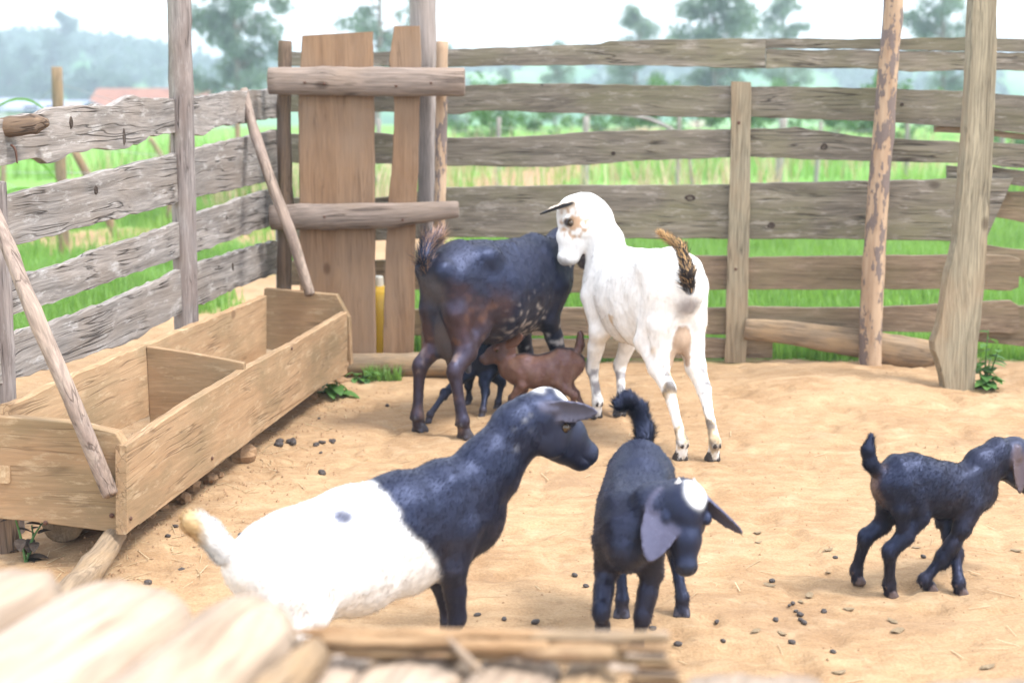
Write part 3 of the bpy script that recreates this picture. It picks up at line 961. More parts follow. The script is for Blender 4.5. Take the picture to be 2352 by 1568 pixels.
# ------------------------------------------------------------------ goats: smooth-blended solids turned into one skin
class Blend:
    def __init__(s, lo, hi, h):
        s.h = h
        s.lo = np.asarray(lo, float)
        n = np.ceil((np.asarray(hi) - s.lo) / h).astype(int) + 1
        s.ax = [s.lo[k] + h * np.arange(n[k]) for k in range(3)]
        s.D = np.full(tuple(n), 0.5, np.float32)
        s.pr = []

    def put(s, f, lo, hi, k, lab, sub=False):
        s.pr.append((f, lab, sub))
        m = k + 2.5 * s.h
        sl = []
        for a in range(3):
            i0 = int(max(0, math.floor((lo[a] - m - s.lo[a]) / s.h)))
            i1 = int(min(s.D.shape[a], math.ceil((hi[a] + m - s.lo[a]) / s.h) + 1))
            if i1 <= i0: return
            sl.append(slice(i0, i1))
        x = s.ax[0][sl[0]][:, None, None]; y = s.ax[1][sl[1]][None, :, None]; z = s.ax[2][sl[2]][None, None, :]
        d = f(x, y, z).astype(np.float32)
        o = s.D[tuple(sl)]
        if sub:
            h = np.clip(0.5 - 0.5 * (o + d) / k, 0, 1)
            s.D[tuple(sl)] = o * (1 - h) + (-d) * h + k * h * (1 - h)
        else:
            h = np.clip(0.5 + 0.5 * (o - d) / k, 0, 1)
            s.D[tuple(sl)] = o * (1 - h) + d * h - k * h * (1 - h)

    def cone(s, a, ra, b, rb, k, lab):
        a = np.asarray(a, float); b = np.asarray(b, float)
        ba = b - a
        L2 = float(ba @ ba) + 1e-12

        def f(x, y, z):
            px, py, pz = x - a[0], y - a[1], z - a[2]
            t = np.clip((px * ba[0] + py * ba[1] + pz * ba[2]) / L2, 0, 1)
            return np.sqrt((px - ba[0] * t) ** 2 + (py - ba[1] * t) ** 2 + (pz - ba[2] * t) ** 2) - (ra + (rb - ra) * t)
        r = max(ra, rb)
        s.put(f, np.minimum(a, b) - r, np.maximum(a, b) + r, k, lab)

    def ell(s, c, r, k, lab, A=None, sub=False):
        c = np.asarray(c, float); r = np.asarray(r, float)
        A = np.eye(3) if A is None else np.asarray(A, float)      # rows: own axes

        def f(x, y, z):
            px, py, pz = x - c[0], y - c[1], z - c[2]
            q = [(A[i, 0] * px + A[i, 1] * py + A[i, 2] * pz) for i in range(3)]
            k0 = np.sqrt(sum((q[i] / r[i]) ** 2 for i in range(3)))
            k1 = np.sqrt(sum((q[i] / r[i] ** 2) ** 2 for i in range(3)))
            return k0 * (k0 - 1) / (k1 + 1e-9)
        m = r.max()
        s.put(f, c - m, c + m, k, lab, sub)

    def tube(s, a, sa, b, sb, side, k, lab):
        """segment with an oval section: sa, sb = (half width, half height)"""
        a = np.asarray(a, float); b = np.asarray(b, float)
        ba = b - a
        L = np.linalg.norm(ba); e = ba / L
        side = nrm(np.asarray(side) - e * (np.asarray(side) @ e))
        up = np.cross(e, side)

        def f(x, y, z):
            px, py, pz = x - a[0], y - a[1], z - a[2]
            t = px * e[0] + py * e[1] + pz * e[2]
            tc = np.clip(t / L, 0, 1)
            w_ = sa[0] + (sb[0] - sa[0]) * tc
            h_ = sa[1] + (sb[1] - sa[1]) * tc
            q1 = (px * side[0] + py * side[1] + pz * side[2]) / w_
            q2 = (px * up[0] + py * up[1] + pz * up[2]) / h_
            ex = np.maximum(np.abs(t - L / 2) - L / 2, 0) / np.minimum(w_, h_)
            g = np.sqrt(q1 * q1 + q2 * q2 + ex * ex)
            return (g - 1) * np.minimum(w_, h_)
        r = max(*sa, *sb)
        s.put(f, np.minimum(a, b) - r, np.maximum(a, b) + r, k, lab)

    def leaf(s, o, ax, wd, L, W, th, cup, bend, k, lab, droop=0.0):
        """ear: blade from o along ax, wd = across, cupped and bent along its normal"""
        o = np.asarray(o, float); ax = nrm(ax)
        wd = nrm(np.asarray(wd) - ax * (np.asarray(wd) @ ax))
        nn = np.cross(ax, wd)

        def f(x, y, z):
            px, py, pz = x - o[0], y - o[1], z - o[2]
            t = (px * ax[0] + py * ax[1] + pz * ax[2]) / L
            q = px * wd[0] + py * wd[1] + pz * wd[2]
            n = px * nn[0] + py * nn[1] + pz * nn[2]
            tt = np.clip(t, 0.0, 1.0)
            prof = W * np.clip(np.sin(np.pi * np.clip(tt * 0.86 + 0.14, 0, 1)) ** 0.62, 0.02, 1)
            n = n - cup * (q / W) ** 2 * W - bend * tt ** 2 * L
            q = q - droop * tt ** 2 * L
            e1 = np.maximum(np.abs(q) - prof, 0)
            e2 = np.maximum(np.abs(n) - th * (1 - 0.45 * tt), 0)
            e3 = np.maximum(np.abs(t - 0.5) - 0.5, 0) * L
            return np.sqrt(e1 ** 2 + e2 ** 2 + e3 ** 2) - th * 0.35
        m = L + W
        s.put(f, np.minimum(o, o + ax * L) - W - abs(bend) * L, np.maximum(o, o + ax * L) + W + abs(bend) * L, k, lab)

    def skin(s):
        D, h = s.D, s.h
        ins = D < 0
        c = [(i, j, k) for i in (0, 1) for j in (0, 1) for k in (0, 1)]
        n0, n1, n2 = (d - 1 for d in D.shape)
        cnt = np.zeros((n0, n1, n2), np.int8)
        for i, j, k in c:
            cnt += ins[i:n0 + i, j:n1 + j, k:n2 + k]
        I = np.argwhere((cnt > 0) & (cnt < 8))
        acc = np.zeros((len(I), 3)); num = np.zeros(len(I))
        vals = {q_: D[I[:, 0] + q_[0], I[:, 1] + q_[1], I[:, 2] + q_[2]] for q_ in c}
        for a in c:
            for ax_ in range(3):
                if a[ax_]: continue
                b = list(a); b[ax_] = 1; b = tuple(b)
                va, vb = vals[a], vals[b]
                m = (va < 0) != (vb < 0)
                t = va[m] / (va[m] - vb[m])
                p = np.tile(np.array(a, float), (m.sum(), 1)); p[:, ax_] += t
                acc[m] += p; num[m] += 1
        P = s.lo + h * (I + acc / num[:, None])
        ids = np.full((n0, n1, n2), -1, np.int64)
        ids[I[:, 0], I[:, 1], I[:, 2]] = np.arange(len(I))
        qs = []
        for ax_ in range(3):
            o1, o2 = (ax_ + 1) % 3, (ax_ + 2) % 3
            sa = [slice(1, n) for n in (n0, n1, n2)]
            sb = list(sa)
            sa[ax_] = slice(0, D.shape[ax_] - 1); sb[ax_] = slice(1, D.shape[ax_])
            A, B = ins[tuple(sa)], ins[tuple(sb)]
            E = np.argwhere(A != B)
            off = np.array([1, 1, 1]); off[ax_] = 0
            E = E + off
            fl = ins[E[:, 0], E[:, 1], E[:, 2]]
            d1 = np.zeros(3, int); d1[o1] = 1
            d2 = np.zeros(3, int); d2[o2] = 1
            g = lambda e: ids[e[:, 0], e[:, 1], e[:, 2]]
            ok = (E < np.array([n0, n1, n2])).all(1)
            E, fl = E[ok], fl[ok]
            qd = np.stack([g(E - d1 - d2), g(E - d2), g(E), g(E - d1)], -1)
            qd[~fl] = qd[~fl][:, ::-1]
            qs.append(qd)
        Q = np.concatenate(qs)
        Q = Q[(Q >= 0).all(1)]
        ed = np.concatenate([Q[:, [0, 1]], Q[:, [1, 2]], Q[:, [2, 3]], Q[:, [3, 0]]])
        deg = np.bincount(ed.ravel(), minlength=len(P)).astype(float)
        for lam in (0.5, -0.52, 0.5, -0.5, 0.35):
            S = np.zeros_like(P)
            for k in range(3):
                S[:, k] = np.bincount(ed[:, 0], P[ed[:, 1], k], len(P)) + np.bincount(ed[:, 1], P[ed[:, 0], k], len(P))
            P = P + lam * (S / np.maximum(deg, 1)[:, None] - P)
        lab = np.zeros(len(P), int); best = np.full(len(P), 9.0)
        names = []
        for f, l, sub in s.pr:
            if sub: continue
            if l not in names: names.append(l)
            d = f(P[:, 0], P[:, 1], P[:, 2])
            m = d < best
            best[m] = d[m]; lab[m] = names.index(l)
        return P, Q, np.array(names)[lab]


def coat_mat(name, sheen=0.25, rough=0.5, spec=0.45, tint=(0.6, 0.7, 1.0)):
    m, t, bs, out = newmat(name)
    b = NB(t)
    at = b.n('ShaderNodeVertexColor', layer_name='Col')
    tc = b.n('ShaderNodeTexCoord')
    n = b.noise(b.mapv(tc.outputs['Object'], (60, 60, 30)), 1.0, 4, 0.6)
    c = b.mix(1.0, at.outputs[0], b.ramp(n, [(0.3, 0.88), (0.7, 1.08)]), 'MULTIPLY')
    b.l(c, bs.inputs['Base Color'])
    bs.inputs['Roughness'].default_value = rough
    bs.inputs['Specular IOR Level'].default_value = spec
    bs.inputs['Specular Tint'].default_value = (*tint, 1)
    bs.inputs['Sheen Weight'].default_value = sheen
    bs.inputs['Sheen Roughness'].default_value = 0.4
    bs.inputs['Sheen Tint'].default_value = (*tint, 1)
    b.l(b.bump(n, 0.12, 0.004), bs.inputs['Normal'])
    return m


M_COAT = coat_mat('goat_coat', 0.03, 0.50, 0.62, (0.48, 0.58, 1.0))  # blue tint puts the sky's reflection into the gloss of the dark coats
M_COATW = coat_mat('pale_goat_coat', 0.05, 0.75, 0.2, (1, 1, 1))
M_EYE = plain('amber_eye', (0.075, 0.042, 0.014), 0.12, (0.015, 0.009, 0.005), 160, 0, 0.6)
M_HORN = plain('horn', (0.45, 0.42, 0.4), 0.5, (0.3, 0.28, 0.27), 60)


class Fr:
    def __init__(s, x, y, deg):
        a = math.radians(deg)
        s.o = np.array([x, y, float(tz(x, y))])
        s.f = np.array([math.sin(a), math.cos(a), 0]); s.l = np.array([-math.cos(a), math.sin(a), 0])

    def loc(s, p):
        q_ = np.asarray(p) - s.o
        return np.array([q_ @ s.f, q_ @ s.l, q_[2]])

    def S(s, u, v, off=0.0):
        return s.loc(PLN(u, v, s.o + s.l * off, s.l))

    def D(s, u, v, Y):
        return s.loc(V(u, v, Y))

    def GR(s, u, v, lift=0.0):
        return s.loc(on_ground(u, v, lift))

    def M(s):
        m = np.eye(4)
        m[:3, 0], m[:3, 1], m[:3, 3] = s.f, s.l, s.o
        return Matrix(m.tolist())


def ik(a, c, l1, l2, pole_dir):
    a = np.asarray(a, float); c = np.asarray(c, float)
    d = c - a
    L = np.linalg.norm(d)
    Lm = (l1 + l2) * 0.995
    if L > Lm: l1, l2 = l1 * L / Lm, l2 * L / Lm
    e = d / L
    x = (l1 * l1 - l2 * l2 + L * L) / (2 * L)
    h = math.sqrt(max(l1 * l1 - x * x, 0))
    p = np.asarray(pole_dir, float)
    p = nrm(p - e * (p @ e))
    return a + e * x + p * h


STN = [(.50, .80, .58, .085), (.42, .91, .52, .125), (.29, 1.0, .485, .15), (.12, .975, .465, .18), (-.06, .965, .455, .195), (-.22, .985, .51, .175), (-.35, .995, .60, .145), (-.45, .94, .68, .10)]


def goat(name, label, fr, H, feet, head, tail, colour, group='goats in the pen', stations=None, len_k=1.0, leg_k=1.0, shoulder=None, hip=None,
         neck=None, neck_r=(.155, .085), ears=(), vox=0.005, fur=14000, fur_len=0.010, coat=None, belly_hair=0.0, horns=(), extra=None, thigh=1.0, wk=1.0, lok=1.45, hw=1.12, hv=1.32, blur=5, tail_r=(.035, .03, .018), tail_hair=0.05, leg_hair=1.0, stz=.545, yoff=0.0, eyes=True, tail_fluff=1.0):
    st = [(x * len_k * H, t * H, b_ * H, w_ * H * wk) for x, t, b_, w_ in STN] if stations is None else stations
    pts = [np.array([x, yoff, t]) for x, t, b_, w_ in st]
    allp = [np.array([x, sy * w_, z]) for x, t, b_, w_ in st for sy in (-1, 1) for z in (t, b_)] + [np.asarray(f_[:3]) for f_ in feet.values()] + [head['poll'], head['muz']] + list(tail)
    if neck is not None: allp += list(neck)
    lo = np.min(allp, 0) - 0.09; hi = np.max(allp, 0) + 0.09
    for e in ears:
        tip = np.asarray(e['o']) + nrm(e['ax']) * e['L']
        lo = np.minimum(lo, tip - 0.04); hi = np.maximum(hi, tip + 0.04)
    lo[2] = min(lo[2], -0.02)
    S = Blend(lo, hi, vox)
    side = np.array([0, 1.0, 0])
    k1 = 0.035 * H / 0.6
    for (x0, t0, b0, w0), (x1, t1, b1, w1) in zip(st[:-1], st[1:]):
        S.tube((x0, yoff, (t0 + b0) / 2), (w0, (t0 - b0) / 2), (x1, yoff, (t1 + b1) / 2), (w1, (t1 - b1) / 2), side, k1, 'torso')
    xs_ = [q_[0] for q_ in st][::-1]
    top = lambda x: float(np.interp(x, xs_, [q_[1] for q_ in st][::-1]))
    wid = lambda x: float(np.interp(x, xs_, [q_[3] for q_ in st][::-1]))
    # front legs
    shx = shoulder if shoulder is not None else 0.33 * len_k * H
    hpx = hip if hip is not None else -0.36 * len_k * H
    for nm, sy in (('fl', 1), ('fr', -1)):
        f = np.asarray(feet[nm][:3], float) - np.array([0, 0, .004])
        yw = sy * wid(shx) * 0.74 + yoff
        sh = np.array([shx + 0.03 * H, yw, 0.72 * top(shx)])
        sw = np.array([shx - 0.02 * H, yw * 0.75 + yoff * 0.25, 0.93 * top(shx)])
        elb = np.array([shx - 0.035 * H + 0.1 * (f[0] - shx), yw, 0.535 * top(shx)])
        Ht = top(shx)
        pb = feet[nm][3] if len(feet[nm]) > 3 else 0.0          # how far the pastern tips back
        fet = f + np.array([-0.02 * H - pb, 0, 0.105 * Ht])
        kn = ik(elb, fet, 0.255 * Ht, 0.20 * Ht, (1, 0, 0.1))
        S.tube(sw, (.035 * H, .075 * H), sh, (.05 * H, .085 * H), side, k1, 'shoulder')
        S.cone(sh, .075 * H, elb, .062 * H * leg_k, k1 * .8, 'shoulder')
        mid = elb * 0.55 + kn * 0.45 + np.array([0.004, 0, 0]) * H
        S.cone(elb, .058 * H * leg_k, mid, .042 * H * leg_k, .02 * H, 'foreleg')
        S.cone(mid, .042 * H * (leg_k + lok) / 2, kn, .028 * H * lok, .02 * H, 'foreleg')
        S.ell(kn + np.array([.004 * H, 0, 0]), np.array([.033, .030, .045]) * H * lok, .012 * H, 'knee')
        cm = kn * .45 + fet * .55
        S.cone(kn, .026 * H * lok, cm, .0185 * H * lok, .012 * H, 'shin')
        S.cone(cm, .0185 * H * lok, fet, .0235 * H * lok, .012 * H, 'shin')
        foot_(S, f, fet, H, lok, sy)
    for nm, sy in (('bl', 1), ('br', -1)):
        f = np.asarray(feet[nm][:3], float) - np.array([0, 0, .004])
        Ht = top(hpx)
        yw = sy * wid(hpx) * 0.72 + yoff
        hp = np.array([hpx - 0.01 * H, yw * 0.8, 0.83 * Ht])
        sti = np.array([hpx + 0.13 * H + 0.12 * (f[0] - hpx), yw * 1.15, stz * Ht])
        pb = feet[nm][3] if len(feet[nm]) > 3 else 0.0
        fet = f + np.array([-0.018 * H - pb, 0, 0.10 * Ht])
        hk = ik(sti, fet, 0.30 * Ht, 0.265 * Ht, (-1, 0, 0.0))
        mus = np.array([hpx - 0.035 * H, yw * 0.95, 0.66 * Ht])
        S.cone(hp, .10 * H * thigh, sti, .078 * H * thigh, k1, 'thigh')
        S.cone(hp + np.array([-.035 * H, 0, -.01 * H]), .06 * H * thigh, mus, .07 * H * thigh, k1, 'thigh')
        gas = sti * .45 + hk * .55 + np.array([.006 * H, 0, 0])
        S.cone(mus, .07 * H * thigh, gas, .045 * H * leg_k, k1 * .8, 'thigh')
        S.cone(sti, .072 * H * thigh, gas, .046 * H * leg_k, .03 * H, 'gaskin')
        S.cone(gas, .046 * H * (leg_k + lok) / 2, hk, .028 * H * lok, .02 * H, 'gaskin')
        S.cone(hk + np.array([-.018, 0, .028]) * H, .018 * H * leg_k, gas + np.array([-.028, 0, .02]) * H, .016 * H * leg_k, .022 * H, 'hock')
        S.ell(hk, np.array([.034, .028, .042]) * H * lok, .012 * H, 'hock')
        cm = hk * .4 + fet * .6
        S.cone(hk, .027 * H * lok, cm, .019 * H * lok, .012 * H, 'hindshin')
        S.cone(cm, .019 * H * lok, fet, .024 * H * lok, .012 * H, 'hindshin')
        foot_(S, f, fet, H, lok, sy)
    # neck
    poll, muz = np.asarray(head['poll'], float), np.asarray(head['muz'], float)
    HL_ = np.linalg.norm(muz - poll)
    fw_ = (muz - poll) / HL_
    upv = np.asarray(head.get('up', (0, 0, 1)), float)
    upv = nrm(upv - fw_ * (upv @ fw_))
    sd_ = np.cross(upv, fw_)
    hp_ = lambda a, b_, c: poll + fw_ * (a * HL_) + sd_ * (b_ * HL_ * hw) + upv * (c * HL_ * hv)
    nb_ = [np.array([st[1][0] - 0.03 * H, yoff, (st[1][1] + st[1][2]) / 2 + 0.05 * H])] if neck is None else [np.asarray(q_, float) for q_ in neck]
    npts = nb_ + [hp_(.10, 0, -.17)]
    tt = np.linspace(0, 1, len(npts))
    for i in range(len(npts) - 1):
        r0 = neck_r[0] + (neck_r[1] - neck_r[0]) * tt[i] ** 0.8
        r1 = neck_r[0] + (neck_r[1] - neck_r[0]) * tt[i + 1] ** 0.8
        ax_ = nrm(npts[i + 1] - npts[i])
        s_ = side * (1 - tt[i]) + sd_ * tt[i] if abs(sd_ @ side) > .3 else side
        S.tube(npts[i], (r0 * .68 * H, r0 * H), npts[i + 1], (r1 * .78 * H, r1 * H), s_, .05 * H, 'neck')
    # head
    A = np.stack([fw_, sd_, upv])
    kh = .07 * HL_
    HS = np.array([1, hw, hv])
    S.ell(hp_(.20, 0, -.11), np.array([.235, .185, .20]) * HL_ * HS, kh, 'head', A)
    S.ell(hp_(.31, 0, -.045), np.array([.19, .135, .125]) * HL_ * HS, kh, 'head', A)
    S.tube(hp_(.20, 0, -.13), (.175 * HL_ * hw, .20 * HL_ * hv), hp_(.60, 0, -.155), (.125 * HL_ * hw, .155 * HL_ * hv), sd_, kh, 'head')
    S.tube(hp_(.60, 0, -.155), (.118 * HL_ * hw, .15 * HL_ * hv), hp_(.88, 0, -.175), (.084 * HL_ * hw, .098 * HL_ * hv), sd_, kh, 'head')
    S.ell(hp_(.90, 0, -.16), np.array([.105, .095, .085]) * HL_ * HS, kh * .6, 'nose', A)
    S.ell(hp_(.86, 0, -.245), np.array([.10, .075, .055]) * HL_ * HS, kh * .5, 'jaw', A)
    S.tube(hp_(.28, 0, -.30), (.12 * HL_ * hw, .075 * HL_ * hv), hp_(.82, 0, -.25), (.07 * HL_ * hw, .055 * HL_ * hv), sd_, kh, 'jaw')
    for sy in (-1, 1):
        S.ell(hp_(.385, sy * .165, -.055), np.array([.085, .045, .04]) * HL_ * HS, .03 * HL_, 'brow', A)
        S.ell(hp_(.37, sy * .13, -.24), np.array([.15, .06, .13]) * HL_ * HS, kh, 'head', A)
        S.ell(hp_(.385, sy * .192, -.115), np.array([.05, .035, .036]) * HL_, .02 * HL_, 'eye', A, True)
        S.ell(hp_(.965, sy * .062, -.125), np.array([.035, .022, .02]) * HL_, .014 * HL_, 'nose', A, True)
        S.ell(hp_(.90, sy * .10, -.215), np.array([.12, .035, .011]) * HL_, .014 * HL_, 'nose', A, True)
    for e in ears:
        S.cone(np.asarray(e['o']) - nrm(e['ax']) * .03 * HL_, .05 * HL_, np.asarray(e['o']) + nrm(e['ax']) * .10 * HL_, .045 * HL_, .03 * HL_, 'ear')
        S.leaf(e['o'], e['ax'], e['wd'], e['L'], e['W'], max(e.get('th', .0035), vox * .8), e.get('cup', .3), e.get('bend', 0), .02 * HL_, 'ear', e.get('droop', 0))
    # tail
    for i in range(len(tail) - 1):
        S.cone(tail[i], tail_r[min(i, len(tail_r) - 1)] * H, tail[i + 1], tail_r[min(i + 1, len(tail_r) - 1)] * H, .02 * H, 'tail')
    if extra: extra(S, H)
    P, Q, lab = S.skin()
    nq = np.cross(P[Q[:, 2]] - P[Q[:, 0]], P[Q[:, 3]] - P[Q[:, 1]])
    vn_ = np.stack([sum(np.bincount(Q[:, k], nq[:, a_], len(P)) for k in range(4)) for a_ in range(3)], -1)
    vn_ /= np.linalg.norm(vn_, axis=1, keepdims=True) + 1e-9
    thin = np.isin(lab, ['ear', 'hoof', 'nose', 'brow', 'eye'])
    amp = np.where(thin, 0, np.where(np.isin(lab, ['torso', 'shoulder', 'thigh', 'neck']), 1.0, .35))
    P = P + vn_ * (amp * H * (.0065 * fbm(P * 5.2 / H + 3, 2) + .0022 * fbm(P * 17 / H + 8, 2)))[:, None]     # muscle and hair clumps
    ctx = dict(H=H, poll=poll, fw=fw_, up=upv, sd=sd_, HL=HL_, feet=feet, tail=tail)
    hq = (P - poll) / HL_
    ctx['h'] = np.stack([hq @ fw_, hq @ sd_, hq @ upv], -1)
    C = colour(P, lab, ctx)
    lum = C.mean(1)
    hh_ = ctx['h']
    lip = np.isin(lab, ['nose', 'jaw', 'head']) * sstep(.86, .95, hh_[:, 0] + .04 * np.abs(hh_[:, 1]))
    C = mixc(C, C * .35 + .01, lip * .7)
    nb1, nb2 = fbm(P * 6.5 + 31, 3), fbm(P * 34 + 3, 3)
    C = mixc(C, C * np.array([2.3, 1.6, .85]), sstep(.0, .55, nb1) * (lum < .05) * .4)        # rusty cast in the black
    dust = sstep(.36, .0, P[:, 2] / H) * .55 * sstep(-.5, .6, nb2 + .2) + .22 * sstep(.25, .7, nb1 + .4 * nb2) * (P[:, 2] < .75 * H)
    C = mixc(C, (.30, .20, .12), dust * np.where(lum < .05, .11, np.where(lum < .2, .15, .40)))
    ed = np.concatenate([Q[:, [0, 1]], Q[:, [1, 2]], Q[:, [2, 3]], Q[:, [3, 0]]])
    deg = np.bincount(ed.ravel(), minlength=len(P)).astype(float)[:, None]
    for _ in range(blur):
        Sm = np.stack([np.bincount(ed[:, 0], C[ed[:, 1], k], len(P)) + np.bincount(ed[:, 1], C[ed[:, 0], k], len(P)) for k in range(3)], -1) / np.maximum(deg, 1)
        C = C * .4 + Sm * .6
    hoof = (lab == 'hoof')
    C = np.where(hoof[:, None], np.array(ctx.get('hoofcol', (.045, .036, .032))), C)
    root = thing(name, label, 'goat', fr.o, group)
    M = fr.M()
    mat = coat or M_COAT
    add('body', mesh_from('body', P, Q, mat, True, C), root, M)
    # short hair lying along the body
    a, b_, c = P[Q[:, 0]], P[Q[:, 1]], P[Q[:, 2]]
    nf = np.cross(c - a, P[Q[:, 3]] - b_)
    ar = np.linalg.norm(nf, axis=1)
    nf /= ar[:, None] + 1e-12
    lf_ = lab[Q[:, 0]]
    dens = np.ones(len(Q))
    for l_, w_ in (('hoof', 0), ('head', .5), ('nose', 0.05), ('ear', .35), ('brow', .3), ('eye', 0), ('jaw', .8), ('tail', 5.0 * tail_fluff), ('udder', .05)):
        dens[lf_ == l_] = w_
    pr = ar * dens
    pick = rng.choice(len(Q), fur, p=pr / pr.sum())
    w4 = rng.dirichlet((1, 1, 1, 1), fur)
    Rt = sum(P[Q[pick, i]] * w4[:, i:i + 1] for i in range(4))
    Nn = nf[pick]
    lb = lf_[pick]
    fl = np.array([-.9, 0, -.55])[None].repeat(fur, 0)
    fl[:, 1] = 0.15 * np.sign(Rt[:, 1])
    legm = np.isin(lb, ['foreleg', 'shin', 'knee', 'hock', 'hindshin', 'gaskin', 'foot'])
    fl[legm] = (-.25, 0, -1)
    hm = np.isin(lb, ['head', 'jaw', 'brow', 'nose', 'ear'])
    fl[hm] = -fw_ + upv * -.2
    tdir = nrm(np.asarray(tail[-1]) - np.asarray(tail[0]))
    tm = lb == 'tail'
    fl[tm] = tdir
    nk = lb == 'neck'
    fl[nk] = -fw_ * .2 + np.array([-.6, 0, -.9])
    tg = fl - Nn * (fl * Nn).sum(1, keepdims=True)
    tg /= np.linalg.norm(tg, axis=1, keepdims=True) + 1e-9
    tg += rng.normal(0, .22, tg.shape)
    Ln = fur_len * rng.uniform(.5, 1.25, fur)
    Ln[legm] *= .95 * leg_hair
    Ln[hm] *= .4
    Ln[tm] = tail_hair * rng.uniform(.35, 1.15, tm.sum())
    if belly_hair:
        bm = (lb == 'torso') & (Nn[:, 2] < -.5)
        Ln[bm] = belly_hair * rng.uniform(.3, 1.2, bm.sum())
    lift = np.where(tm, .75 * tail_fluff, .21)[:, None]
    d = tg + Nn * lift
    d /= np.linalg.norm(d, axis=1, keepdims=True)
    wv = np.cross(d, Nn); wv /= np.linalg.norm(wv, axis=1, keepdims=True) + 1e-9
    wd_ = np.where(tm, .0011, .0009)[:, None] * (H / 0.6) ** .5 * 1.15
    mid = Rt + d * (Ln * .55)[:, None]
    tip = Rt + (d * .9 + tg * .25 - ZUP * .12) * Ln[:, None]
    base = Rt - Nn * .0008
    vv = np.stack([base - wv * wd_, base + wv * wd_, mid + wv * wd_ * .7, mid - wv * wd_ * .7, tip], 1).reshape(-1, 3)
    k5 = np.arange(fur)[:, None] * 5
    tri = np.concatenate([k5 + np.array([[0, 1, 2]]), k5 + np.array([[0, 2, 3]]), k5 + np.array([[3, 2, 4]])])
    cv = np.where(C[Q[pick, 0]].mean(1) < .1, .36, .06)[:, None]
    Cf = C[Q[pick, 0]] * (1 + cv * rng.uniform(-1, 1.3, (fur, 1)))
    if 'tailtip' in ctx and tm.any():
        fr_ = np.clip(((Rt[tm] - np.asarray(tail[0])) @ tdir) / np.linalg.norm(np.asarray(tail[-1]) - np.asarray(tail[0])), 0, 1)
        mix = ctx['tailtip'][1] * (rng.random(tm.sum()) < ctx['tailtip'][2] * (.25 + 1.6 * fr_ ** 2))[:, None]
        Cf[tm] = Cf[tm] * (1 - mix) + np.array(ctx['tailtip'][0]) * mix
    hm_ = mesh_from('coat_hair', vv, tri, mat, True, np.repeat(Cf, 5, 0))
    cl_ = np.stack([fbm(Rt * np.array([30, 30, 18]) + k * 7, 2) for k in range(3)], -1)
    vn = np.repeat(Nn * .8 + d * .1 + cl_ * .16 + rng.normal(0, .08, Nn.shape), 5, 0)
    vn /= np.linalg.norm(vn, axis=1, keepdims=True)
    hm_.normals_split_custom_set_from_vertices(vn.tolist())
    tag(add('coat_hair', hm_, root, M), kind='stuff')
    # eyes
    if eyes:
        for sy in (-1, 1):
            c = hp_(.385, sy * .158, -.115)
            r = .052 * HL_
            vs_, fs = [], []
            for i in range(7):
                ph = math.pi * i / 6
                for j in range(10):
                    th = 2 * math.pi * j / 10
                    vs_.append(np.array([math.sin(ph) * math.cos(th), math.sin(ph) * math.sin(th), math.cos(ph)]) * r)
            for i in range(6):
                for j in range(10):
                    x_, y_ = i * 10 + j, i * 10 + (j + 1) % 10
                    fs.append((x_, x_ + 10, y_ + 10, y_))
            add('eye', mesh_from('eye', np.array(vs_), fs, M_EYE), root, M @ Matrix.Translation(Vector(c.tolist())))
    for h0, h1, r0 in horns:
        w0 = np.array(M) @ np.array([*h0, 1]); w1 = np.array(M) @ np.array([*h1, 1])
        pole('horn', root, [w0[:3], (w0[:3] + w1[:3]) / 2, w1[:3]], [r0, r0 * .75, r0 * .3], M_HORN, 10, 4, rough=.03)
    return root


def foot_(S, f, fet, H, lk, sy):
    """pastern, dew claws and a cloven hoof"""
    f = np.asarray(f, float)
    S.ell(fet, np.array([.027, .026, .030]) * H * lk, .01 * H, 'foot')
    top_ = f + np.array([-.006 * H, 0, .042 * H])
    S.cone(fet, .0225 * H * lk, top_, .024 * H * lk, .01 * H, 'foot')
    for s_ in (-1, 1):
        a = top_ + np.array([0, s_ * .011 * H * lk, 0])
        b = f + np.array([.016 * H, s_ * .0155 * H * lk, .013 * H])
        S.cone(a, .018 * H * lk, b, .0165 * H * lk, .004 * H, 'hoof')
        S.cone(f + np.array([-.014 * H, s_ * .015 * H * lk, .013 * H]), .0145 * H * lk, b, .0155 * H * lk, .004 * H, 'hoof')
        S.ell(fet + np.array([-.0235 * H * lk, s_ * .012 * H * lk, -.014 * H]), np.array([.009, .008, .013]) * H, .006 * H, 'hoof')


BLACK = np.array([.0062, .0068, .0145])
WHITE = np.array([.80, .78, .75])


def mixc(a, b, m):
    m = np.asarray(m)[..., None]
    return a * (1 - m) + np.asarray(b) * m


def hd(ctx, a, b, c):
    return ctx['poll'] + ctx['fw'] * a + ctx['up'] * b


def headpt(head, a, b, c):
    poll, muz = np.asarray(head['poll'], float), np.asarray(head['muz'], float)
    L = np.linalg.norm(muz - poll); fw_ = (muz - poll) / L
    u_ = np.asarray(head.get('up', (0, 0, 1)), float); u_ = nrm(u_ - fw_ * (u_ @ fw_)); s_ = np.cross(u_, fw_)
    return poll + fw_ * a * L + s_ * b * L + u_ * c * L, fw_, s_, u_, L


def mkear(head, sy, ax, wd, L=.75, W=.19, **kw):
    """ax, wd in head axes (forward, left, up)"""
    p_, f_, s_, u_, HL_ = headpt(head, .10, sy * .15, -.10)
    d = f_ * ax[0] + s_ * ax[1] + u_ * ax[2]
    e = f_ * wd[0] + s_ * wd[1] + u_ * wd[2]
    return dict(o=p_, ax=d, wd=e, L=L * HL_, W=W * HL_, **kw)

